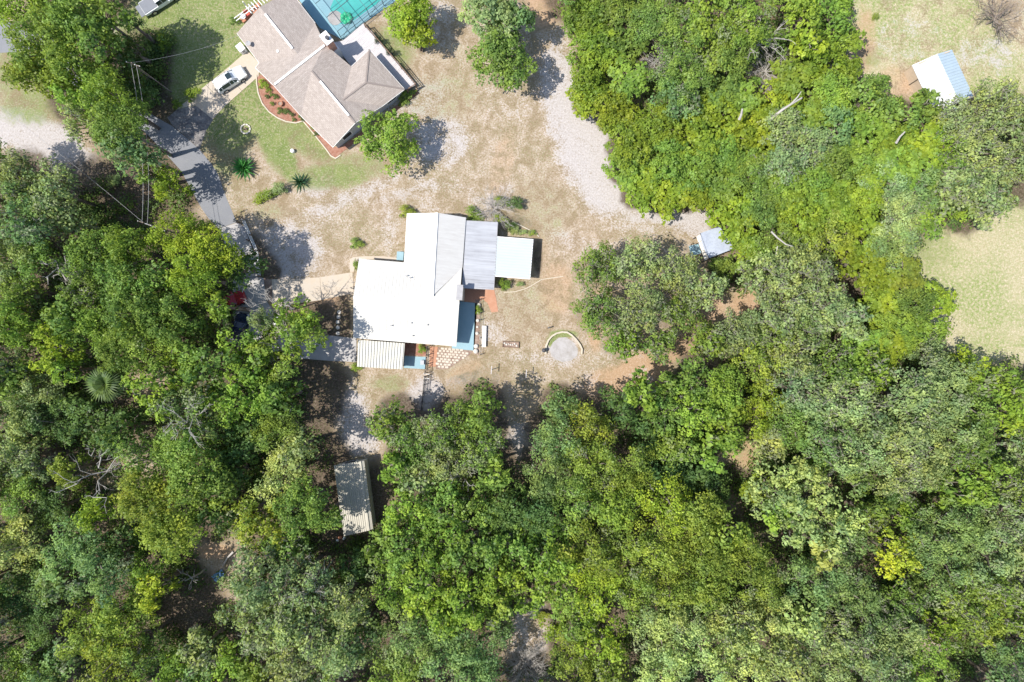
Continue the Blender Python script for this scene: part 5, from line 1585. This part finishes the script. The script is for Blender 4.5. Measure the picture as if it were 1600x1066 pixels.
# ------------------------------------------------------------------ vehicles
def vehicle(kind, px, py, ang, paint, label, cat, open_gate=False, L=4.6, W=1.86, group=None):
    """x forward; lofted shell with inset glazing, wheels, lamps, mirrors"""
    root = empty(kind, G(px, py, 0.015), R_(ang), label, cat, group)
    hw = W / 2
    if kind == 'pickup_truck':
        # x, half width, sill z, shoulder z, roof half width, roof z
        st = [(-L / 2, .93, .55, .98, .90, .99), (-L * .14, .95, .45, 1.0, .93, 1.01), (-L * .135, .95, .42, 1.12, .78, 1.78), (L * .0, .95, .42, 1.12, .80, 1.86), (L * .12, .95, .42, 1.12, .78, 1.80),
              (L * .20, .95, .42, 1.10, .86, 1.14), (L * .40, .93, .42, 1.05, .80, 1.07), (L * .485, .85, .42, .85, .70, .90), (L * .5, .80, .45, .70, .6, .72)]
        cab = (2, 4)
    else:
        st = [(-L * .5, .78, .48, .80, .66, .82), (-L * .487, .90, .40, .98, .74, 1.02), (-L * .44, .93, .34, 1.02, .70, 1.42), (-L * .34, .95, .32, 1.03, .70, 1.62), (-L * .05, .96, .32, 1.02, .71, 1.68),
              (L * .06, .96, .32, 1.00, .70, 1.62), (L * .22, .95, .32, .98, .80, 1.06), (L * .38, .92, .34, .90, .70, .98), (L * .465, .84, .36, .74, .58, .80), (L * .5, .70, .42, .58, .45, .60)]
        cab = (2, 5)
    mb = MB()
    sec = []
    for (x, w, z0, zs, rw, zr) in st:
        w *= hw / .95
        rw *= hw / .95
        sec.append([(x, -w * .97, z0), (x, -w, (z0 + zs) / 2), (x, -w * .985, zs), (x, -rw, zr), (x, -rw * .5, zr + .035), (x, 0, zr + .045), (x, rw * .5, zr + .035), (x, rw, zr), (x, w * .985, zs), (x, w, (z0 + zs) / 2), (x, w * .97, z0)])
    n = len(sec[0])
    vs = [v for s_ in sec for v in s_]
    fs = []
    for i in range(len(sec) - 1):
        for j in range(n - 1):
            fs.append((i * n + j, (i + 1) * n + j, (i + 1) * n + j + 1, i * n + j + 1))
        fs.append((i * n + n - 1, (i + 1) * n + n - 1, (i + 1) * n, i * n))
    fs.append(tuple(range(n)))
    fs.append(tuple((len(sec) - 1) * n + k_ for k_ in reversed(range(n))))
    mb.add(vs, fs)
    body = mb.build('body', paint, root, smooth=False, world_pts=False)

    def pane(name, quad, sh=0.1, off=0.012, mat=M['glass']):
        q = [Vector(v) for v in quad]
        c = sum(q, Vector()) / 4
        nn = (q[1] - q[0]).cross(q[3] - q[0]).normalized()
        if nn.z < 0 and abs(nn.z) > 0.05:
            nn = -nn
        elif abs(nn.z) <= 0.05 and nn.y * c.y < 0:
            nn = -nn
        q = [v.lerp(c, sh) + nn * off for v in q]
        b = [v - nn * 0.01 for v in q]
        m_ = MB()
        m_.add(b + q, [(3, 2, 1, 0), (4, 5, 6, 7), (0, 1, 5, 4), (1, 2, 6, 5), (2, 3, 7, 6), (3, 0, 4, 7)])
        return m_.build(name, mat, root, world_pts=False)
    c0, c1 = cab
    pane('windshield', [sec[c1][3], sec[c1 + 1][3], sec[c1 + 1][7], sec[c1][7]], 0.07)
    if kind == 'pickup_truck':
        pane('rear_window', [sec[c0 - 1][3], sec[c0][3], sec[c0][7], sec[c0 - 1][7]], 0.14, 0.02)
    else:
        pane('rear_window', [sec[1][3], sec[2][3], sec[2][7], sec[1][7]], 0.10)
    for s_ in (2, 7):
        a_i, b_i = (2, 3) if s_ == 2 else (8, 7)
        for i in range(c0, c1):
            pane('side_window', [sec[i][a_i], sec[i + 1][a_i], sec[i + 1][b_i], sec[i][b_i]], 0.08)
        pane('side_window', [sec[c1][a_i], sec[c1 + 1][a_i], sec[c1 + 1][b_i], sec[c1][b_i]], 0.2)
    if kind == 'suv':
        x0, x1, z = -0.15, 0.45, 1.735
        MB().box((0.12, 0, 1.722), (0.72, 0.78, 0.02)).build('sunroof', M['glass'], root, world_pts=False)
        for y in (-.62, .62):
            MB().bar((-1.3, y, 1.70), (0.2, y, 1.73), .05, .05).build('roof_rail', M['grey_trim'], root, world_pts=False)
    if kind == 'pickup_truck':
        MB().box((-L * .325, 0, 1.055), (L * .34, W * .86, 0.05)).build('bed_cover', M['bed_cover'], root, world_pts=False)
        MB().box((-L * .5 - .33, 0, 0.80), (0.62, W * .84, 0.07)).build('tailgate', M['bed_cover'], root, world_pts=False)
    for sx_ in (-1, 1):
        for sy_ in (-1, 1):
            wx = sx_ * L * (.30 if kind != 'pickup_truck' else .31)
            wy = sy_ * (hw - .06)
            r = .36 if kind != 'pickup_truck' else .40
            ty = MB().tube([(wx, wy - .12, r), (wx, wy + .12, r)], r, 18).build('tyre', M['tyre'], root, world_pts=False)
            MB().tube([(wx, wy + sy_ * .115, r), (wx, wy + sy_ * .135, r)], r * .62, 12).build('rim', M['rim'], ty, world_pts=False)
    for sy_ in (-1, 1):
        MB().box((L * .455, sy_ * hw * .70, .72), (.30, .34, .13), sy_ * -.35).build('headlight', M['lamp'], root, world_pts=False)
        MB().box((-L * .478, sy_ * hw * .80, .84), (.12, .24, .16)).build('tail_light', M['car_red'], root, world_pts=False)
        mx_ = L * (.17 if kind != 'pickup_truck' else .155)
        MB().box((mx_, sy_ * (hw + .10), 1.06), (.14, .22, .15)).build('mirror', paint, root, world_pts=False, bevel=.02)
    MB().box((L * .49, 0, .50), (.08, W * .78, .16)).build('bumper', M['charcoal'], root, world_pts=False)
    MB().box((-L * .49, 0, .50), (.08, W * .84, .18)).build('bumper', M['charcoal'], root, world_pts=False)
    return root


vehicle('suv', 363, 127, 33, M['car_white'], 'white SUV with black sunroof parked on the tan driveway', 'car', L=4.55)
vehicle('pickup_truck', 255, 2, 33, M['car_white'], 'white pickup with grey bed cover and lowered tailgate at the top edge', 'pickup truck', L=5.7, W=2.0)
vehicle('sedan', 362, 472, 22, M['car_red'], 'dark red car mostly hidden under the trees by the parking pad', 'car', L=4.5, W=1.8)
vehicle('sedan', 378, 515, 76, M['car_blue'], 'navy car under the branches at the lower parking pad', 'car', L=4.5, W=1.8)
wt = empty('patio_umbrella', G(441, 503), 0, 'small white round-topped garden umbrella under the tree by the parking pad', 'umbrella')
MB().tube([(0, 0, 0), (0, 0, 2.1)], .03, 6).build('pole', M['trim'], wt, world_pts=False)
MB().lathe((0, 0, 1.9), [(0.62, 0), (0.42, 0.14), (0.2, 0.24), (0.03, 0.30)], 8).build('canopy', M['white_plastic'], wt, world_pts=False)

# ------------------------------------------------------------------ sheds and barn
def building(name, W_, Nn, E_, S_, apexN, apexS, ev, matL, matR, wallmat, label, cat, n_ribs, rib=(0.06, 0.05), ridge_frac=None):
    pass


# cream corrugated shed
h0, hr = 2.5, 3.1
sNW, sNR, sNE = P(521.5, 727.5, h0), P(563, 721, hr), P(569, 720, h0 + .35)
sSW, sSR, sSE = P(537, 838, h0), P(576.5, 829, hr), P(583, 826.5, h0 + .35)
shed = empty('corrugated_shed', ((sNW + sSE) / 2).to_2d().to_3d(), 0, 'long cream corrugated shed standing alone among the lower trees', 'shed')
MB().slab([sNW, sNR, sSR, sSW], .07).build('roof_slope', M['cream_shed'], shed)
MB().slab([sNR + Vector((0, 0, -.003)), sNE, sSE, sSR + Vector((0, 0, -.003))], .07).build('roof_slope', M['cream_shed'], shed)
mb = MB()
ribs(mb, sNW, sNR, sSW, sSR, 13, 0.10, 0.08)
mb.build('roof_ribs', M['cream_shed'], shed)['kind'] = 'stuff'
MB().bar(sNR + Vector((0, 0, .03)), sSR + Vector((0, 0, .03)), .2, .06).build('ridge_cap', M['cream_shed'], shed)
sp_ = inset([sNW, sNE, sSE, sSW], .15)
MB().prism(sp_, 0, h0 - .1).build('wall', M['cream_shed'], shed)
wall_window(shed, sp_[3], sp_[0], .5, .9, .8, 1.4)
wall_window(shed, sp_[0], sp_[1], .45, 1.6, 1.9, 1.0, name='door', glass='charcoal')
tr_ = empty('trash_pile', G(536, 832), 0, 'small heap of reddish and white junk at the foot of the cream shed', 'junk pile')
for k, (dx, dy, s_, mt) in enumerate(((-.3, -.6, .5, 'terracotta'), (.2, -.7, .4, 'white_plastic'), (-.1, -1.1, .45, 'wood_brown'), (-.7, -1.0, .35, 'trim'))):
    MB().box((dx, dy, s_ / 2), (s_, s_ * .8, s_), k).build('crate', M[mt], tr_, world_pts=False, bevel=.02)

# small bluish shed with its porch
b1, b2, b3, b4 = P(1094.3, 364.5, 2.6), P(1121, 355, 2.5), P(1147.5, 388.5, 2.5), P(1108, 403.5, 2.6)
bs = empty('small_shed', ((b1 + b3) / 2).to_2d().to_3d(), 0, 'small bluish-white roofed shed half under the thicket', 'shed')
ctr = (b1 + b4) / 2
arc = []
ntl = 7
bulge = (ctr - (b2 + b3) / 2).normalized()
for i in range(ntl + 1):
    t = i / ntl
    arc.append(b1.lerp(b4, t) - bulge * (-0.22 * 4 * t * (1 - t)) + Vector((0, 0, 0)))
MB().slab(arc + [b3, b2 + Vector((0.3, 0.1, 0))], .08).build('roof', M['shed_blue'], bs)
mb = MB()
for i in range(1, 9):
    t = i / 9
    mb.bar(b1.lerp(b4, t) + Vector((0, 0, .015)), b2.lerp(b3, t) + Vector((0, 0, .015)), .03, .03)
mb.build('roof_ribs', M['shed_blue'], bs)['kind'] = 'stuff'
MB().bar(arc[0] - Vector((0, 0, .1)), arc[-1] - Vector((0, 0, .1)), .08, .2).build('eave_trim', M['charcoal'], bs)
MB().prism(inset([b1, b2, b3, b4], .2), 0, 2.42).build('wall', M['siding'], bs)
f0, f1, f2, f3 = P(1088, 370, 2.1), P(1094, 366, 2.3), P(1107.5, 403.5, 2.3), P(1101.5, 407, 2.1)
for t0_, t1_ in ((0, .24), (.26, .72), (.74, 1)):
    q = [f0.lerp(f3, t0_), f1.lerp(f2, t0_), f1.lerp(f2, t1_), f0.lerp(f3, t1_)]
    MB().slab(q, .05).build('porch_panel', M['cream_wall'], bs)
for p in (f0, f3, f0.lerp(f3, .25), f0.lerp(f3, .73)):
    MB().box((p.x + .1, p.y, 1.0), (.09, .09, 2.0)).build('post', M['dark'], bs)
st_ = sheet('wooden_step', [(1076, 385), (1090, 381), (1095, 396), (1080, 401)], 0, .3, M['blue_paint'], kind=None)
tag(st_, 'low blue-painted platform in front of the small bluish shed', 'platform')

# white and blue barn
e, rr = 2.3, 3.2
n1, n2, n3 = P(1425, 102, e), P(1463, 85, rr), P(1487, 77.5, e)
q1, q2, q3 = P(1461, 178, e), P(1500, 166, rr), P(1521.5, 152, e)
sv = (q3 - n3)
q1 = n1 + sv
q2 = n2 + sv
barn = empty('barn', ((n1 + q3) / 2).to_2d().to_3d(), 0, 'gable-roofed barn, one slope white and one pale blue, on the upper right field', 'barn')
MB().slab([n1, n2, q2, q1], .08).build('roof_slope', M['barn_white'], barn)
o_ = MB().slab([n2 - Vector((0, 0, .003)), n3, q3, q2 - Vector((0, 0, .003))], .08).build('roof_slope', M['blue_metal'], barn)
mb = MB()
ribs(mb, n2, q2, n3, q3, 18, .09, .08)
mb.build('roof_ribs', M['blue_metal'], barn)['kind'] = 'stuff'
mb = MB()
ribs(mb, n1, q1, n2, q2, 18, .07, .05)
mb.build('roof_ribs', M['barn_white'], barn)['kind'] = 'stuff'
MB().bar(n2 + Vector((0, 0, .02)), q2 + Vector((0, 0, .02)), .25, .04).build('ridge_cap', M['barn_white'], barn)
bp_ = inset([n1, n3, q3, q1], .12)
MB().prism(bp_, 0, e - .12).build('wall', M['tan_wall'], barn)
gable(n1, n3, n2, barn, M['tan_wall'], ins=.12)
gable(q1, q3, q2, barn, M['tan_wall'], ins=.12)
wdir = (Vector((bp_[0].x, bp_[0].y)) - Vector((bp_[3].x, bp_[3].y)))
for t in (.3, .72):
    c = bp_[3].lerp(bp_[0], t)
    MB().box((c.x - .06, c.y - .03, (e - .15) / 2), (.09, .09, e - .15), math.atan2(wdir.y, wdir.x)).build('post', M['dark'], barn)
l0, l1, l2, l3 = q1 + Vector((.3, -.2, -.25)), q2 + Vector((0, -.2, -.6)), q2 + Vector((1.3, -2.6, -1.0)), q1 + Vector((1.6, -2.6, -.6))
lt = empty('lean_to', ((l0 + l2) / 2).to_2d().to_3d(), 0, 'bluish lean-to roof peeking through branches below the barn', 'lean-to')
MB().slab([l0, l1, l2, l3], .06).build('roof', M['blue_metal'], lt)
for p in (l2, l3):
    MB().box((p.x - .1, p.y + .15, p.z / 2 - .05), (.1, .1, p.z - .1)).build('post', M['dark'], lt)

# ------------------------------------------------------------------ fences, posts, yard things
def fence(name, a, b, h, bays, label, cat, mat='dark', pick=10, rails=(0.15, 1.0)):
    A, B = G(*a), G(*b)
    root = empty(name, A.lerp(B, .5), 0, label, cat)
    d = (B - A)
    for i in range(bays + 1):
        c = A.lerp(B, i / bays)
        MB().box((c.x, c.y, h / 2 + .05), (.09, .09, h + .1)).build('post', M[mat], root)
    for r in rails:
        MB().bar(A + Vector((0, 0, h * r)), B + Vector((0, 0, h * r)), .05, .05).build('rail', M[mat], root)
    for i in range(1, pick * bays):
        if i % pick == 0:
            continue
        c = A.lerp(B, i / (pick * bays))
        MB().bar((c.x, c.y, h * rails[0]), (c.x, c.y, h * rails[-1] - .02), .03, .03, (1, 0, 0)).build('picket', M[mat], root)
    return root


fence('iron_fence', (665, 588), (659.5, 640), 1.4, 4, 'long black iron fence running down from the small blue patio', 'fence', rails=(.1, .55, 1.0))
fn = fence('iron_fence', (669, 541), (665.5, 583), 1.5, 3, 'black zigzag-braced iron fence between brick patio and brick path', 'fence', pick=4)
for i in range(8):
    y0, y1 = 541 + i * 5.2, 541 + (i + 1) * 5.2
    x0, x1 = 669 - i * .42, 669 - (i + 1) * .42
    MB().bar(G(x0, y0, .15 if i % 2 else 1.45), G(x1, y1, 1.45 if i % 2 else .15), .05, .05).build('brace', M['dark'], fn)
rk = empty('metal_rack', G(667, 592), 0, 'small black rack at the head of the long iron fence', 'rack')
for k in range(4):
    MB().bar(P(661.5, 584 + k * 3.4, .9), P(671, 585 + k * 3.4, .9), .06, .06).build('bar', M['dark' if k % 2 else 'trim'], rk)
for x, y in ((662, 584), (671, 585), (662, 595), (671, 596)):
    MB().bar(G(x, y), P(x, y, .9), .06, .06, (1, 0, 0)).build('leg', M['dark'], rk)
# driveway gate
gate = empty('drive_gate', G(383, 346), 0, 'open tubular gate and rail along the lane end', 'gate')
for (a, b, h, mt) in (((382.5, 344), (403, 392), 1.15, 'trim'), ((376, 350), (389, 376), 1.1, 'wood_grey'), ((403, 392), (407.5, 432), 1.0, 'trim')):
    for z in (h, h * .55, .15):
        MB().bar(G(*a, z), G(*b, z), .07, .07).build('rail', M[mt], gate)
for (x, y, h) in ((382.5, 343.5, 1.5), (376, 349.5, 1.5), (403, 392, 1.15), (389, 376, 1.1), (407.5, 432, 1.1), (393, 368, 1.1)):
    MB().box((G(x, y).x, G(x, y).y, h / 2), (.14, .14, h)).build('post', M['wood_brown'], gate)
MB().bar(G(370, 348.5, 1.3), G(384, 346.5, 1.3), .1, .1).build('crossbar', M['dark'], gate)
MB().bar(G(376, 342.5, 1.2), G(386, 347.5, 1.2), .08, .08).build('crossbar', M['dark'], gate)


def clothes_post(x, y, label):
    root = empty('clothesline_post', G(x, y), 0, label, 'clothesline post', 'pair of clothesline posts')
    MB().tube([(0, 0, 0), (0, 0, 1.75)], .05, 8).build('post', M['wood_grey'], root, world_pts=False)
    MB().bar((0.0, -.55, 1.72), (0.06, .55, 1.72), .09, .09).build('crossbar', M['wood_grey'], root, world_pts=False)


clothes_post(768, 577.5, 'T-shaped clothesline post nearer the white house, below the yard')
clothes_post(821.5, 583, 'T-shaped clothesline post nearer the sand ring, below the yard')
# sand ring
ring_px = [(852.5, 552), (853, 541), (856.5, 532), (862, 525.5), (869.5, 521), (878, 519), (886, 519.5), (893, 524), (900, 531), (906, 539), (909, 546), (908.5, 553)]
edging('ring_kerb', ring_px, .22, .34, M['edging'], 'cream arched kerb round the sand ring', 'kerb')
sheet('sand_floor', [(859, 545), (864, 535), (873, 528), (884, 527), (895, 534), (903, 545), (902, 556), (893, 563), (880, 566), (868, 562), (861, 554)], -.01, .006, M['sand'])
ur = empty('charcoal_grill', G(849.5, 547.5), 0, 'small dark kettle grill at the left foot of the sand ring', 'grill')
MB().lathe((0, 0, .55), [(.1, 0), (.26, .1), (.29, .25), (.25, .4), (.08, .5)], 14).build('bowl', M['charcoal'], ur, smooth=True, world_pts=False)
for k in range(3):
    a = k * 2.094
    MB().bar((.1 * math.cos(a), .1 * math.sin(a), .6), (.3 * math.cos(a), .3 * math.sin(a), 0), .04, .04, (1, 0, .1)).build('leg', M['charcoal'], ur, world_pts=False)
MB().bar((-.08, 0, 1.06), (.08, 0, 1.06), .04, .04).build('handle', M['wood_brown'], ur, world_pts=False)
pp = empty('short_post', G(855, 513), 0, 'short dark leaning post on the grass above the sand ring', 'post')
MB().bar((0, 0, 0), (.12, .03, .95), .14, .14, (0, 1, 0)).build('post', M['wood_brown'], pp, world_pts=False)
MB().bar((0.05, 0, .9), (.3, .1, 1.02), .18, .14).build('cap', M['dark'], pp, world_pts=False)
# planter frame, stick, bench
pl = empty('planter_frame', G(798, 538.5), R_(-3), 'low brown timber frame with pale rubble right of the white bench', 'planter')
for (cx, cy, lx, ly) in ((0, .38, 2.1, .08), (0, -.38, 2.1, .08), (-1.09, 0, .08, .84), (1.09, 0, .08, .84)):
    MB().box((cx, cy, .12), (lx, ly, .24)).build('board', M['wood_brown'], pl, world_pts=False)
MB().box((0, 0, .04), (2.08, .66, .08)).build('soil', M['soil'], pl, world_pts=False)
for k in range(7):
    s_ = rng.uniform(.08, .14)
    MB().lathe((-.85 + k * .28, rng.uniform(-.2, .2), .07), [(s_, 0), (s_ * 1.2, .06), (s_ * .6, .14)], 7).build('stone', M['stone'], pl, world_pts=False)
bn = empty('white_bench', G(756.5, 526), R_(-1.5), 'long narrow white bench beside the garden bed', 'bench')
for k in range(5):
    MB().box((0, -1.15 + k * .575, .44), (.55, .56, .05)).build('seat_board', M['trim'], bn, world_pts=False)
for sy_ in (-1.1, 0, 1.1):
    MB().box((0, sy_, .205), (.45, .1, .41)).build('leg', M['trim'], bn, world_pts=False)
cp = empty('short_fence', G(746, 512), 0, 'low dark wire fence along the narrow garden bed', 'fence')
for y in (468, 489, 500, 528, 540, 554):
    MB().box((G(751, y).x, G(751, y).y, .4), (.09, .09, .8)).build('post', M['dark'], cp)
    MB().bar(G(751, y, .75), G(753.5, y - 1.5, .75), .07, .07).build('bracket', M['dark'], cp)
for z in (.3, .7):
    MB().bar(G(751, 468, z), G(751, 554, z), .03, .03).build('wire', M['dark'], cp)
lad = thing = None
cb = empty('storage_box', G(626.5, 401), R_(-4), 'teal storage box in the corner of the white house', 'box')
MB().box((0, 0, .35), (.85, 1.1, .7)).build('body', M['blue_paint'], cb, world_pts=False, bevel=.03)
MB().box((0, 0, .73), (.92, 1.16, .06)).build('lid', M['blue_paint'], cb, world_pts=False)
bx = empty('storage_box', G(660.3, 566.5, .05), 0, 'dark blue square box on the small blue patio', 'box')
MB().box((0, 0, .2), (.45, .55, .4)).build('body', M['car_blue'], bx, world_pts=False, bevel=.02)
MB().box((0, 0, .42), (.5, .6, .04)).build('lid', M['siding'], bx, world_pts=False)
for k, (x, y) in enumerate(((528, 503.5), (528, 512), (528, 521), (529, 495.5), (530, 488))):
    o = link('stepping_stone', stone_me[k % 4], None, G(x, y, 0.02), (0, 0, k), (1.25, 1.25, .5))
    tag(o, '%s pale stepping stone %s the shaded strip left of the white house' % (['third', 'fourth', 'lowest', 'second', 'topmost'][k], 'down'), 'stepping stone', 'stepping stones left of the white house')
tp = empty('blue_tarp', G(343, 899), .6, 'small crumpled blue tarp at the edge of the dirt hollow', 'tarp')
m_ = MB()
gn = 7
tv = [[(-.8 + 1.6 * i / (gn - 1) + rng.uniform(-.08, .08), -.5 + 1.0 * j / (gn - 1) + rng.uniform(-.06, .06), .1 + rng.uniform(0, .28)) for j in range(gn)] for i in range(gn)]
m_.add([v for r in tv for v in r], [(i * gn + j, (i + 1) * gn + j, (i + 1) * gn + j + 1, i * gn + j + 1) for i in range(gn - 1) for j in range(gn - 1)])
m_.build('sheet', M['tarp'], tp, world_pts=False)
# bed edging on the upper side of the canopy
edging('bed_edging', [(800, 346), (812, 352), (824, 358), (836, 364), (842, 370)], .12, .12, M['edging'], 'slanted pale kerb above the square white canopy', 'kerb')
edging('bed_edging', [(788, 457), (805, 456), (822, 451), (833, 445), (846, 437), (880, 432)], .10, .08, M['edging'], 'faint curved pale kerb below the square white canopy', 'kerb')


# ------------------------------------------------------------------ power poles and wires
def power_pole(px, py, H, label):
    top = P(px, py, H)
    root = empty('utility_pole', (top.x, top.y, 0), 0, label, 'utility pole')
    MB().tube([(0, 0, 0), (0, 0, H)], [.09, .07], 10).build('pole', M['bark'], root, world_pts=False)
    MB().bar((-.9, .3, H - .5), (.9, -.3, H - .5), .09, .09).build('crossarm', M['bark'], root, world_pts=False)
    for t in (-.8, 0.25, .8):
        MB().lathe((t, -.333 * t, H - .44), [(.05, 0), (.07, .06), (.03, .14)], 8).build('insulator', M['trim'], root, world_pts=False)
    return top


def wire(a, b, sag, label, r=.016):
    pts = []
    for i in range(17):
        t = i / 16
        p = Vector(a).lerp(Vector(b), t)
        p.z -= sag * 4 * t * (1 - t)
        pts.append(p)
    root = MB().tube(pts, r, 4, False).build('overhead_wire', M['grey_trim'])
    tag(root, label, 'wire')


pA = power_pole(205, 98, 10, 'grey utility pole in the shade above the asphalt bend')
pB = power_pole(223, 348, 9.5, 'grey utility pole in the scrub left of the road')
wire(pA, P(372, 55, 3.0), 1.0, 'service wire from the pole across the lawn shadow to the brown-roofed house')
wire(pA + Vector((-.3, .1, -.5)), pB + Vector((-.3, .1, -.4)), 1.2, 'left one of the two parallel wires running down between the two poles', .025)
wire(pA + Vector((.35, -.1, -.5)), pB + Vector((.35, -.1, -.4)), 1.3, 'right one of the two parallel wires running down between the two poles', .025)
wire(P(-60, 120, 9.5), pB + Vector((0, 0, -.3)), 0.8, 'long slanting wire crossing the left sandy strip to the lower power pole', .016)
wire(pB + Vector((0, 0, -.3)), P(258, 361, 9.0), 0.2, 'short thick wire from the lower pole into the bright crown', .05)

print('trees', len(TREES), 'objects', len(bpy.data.objects), 'tris', sum(len(m.polygons) for m in bpy.data.meshes) * 2)
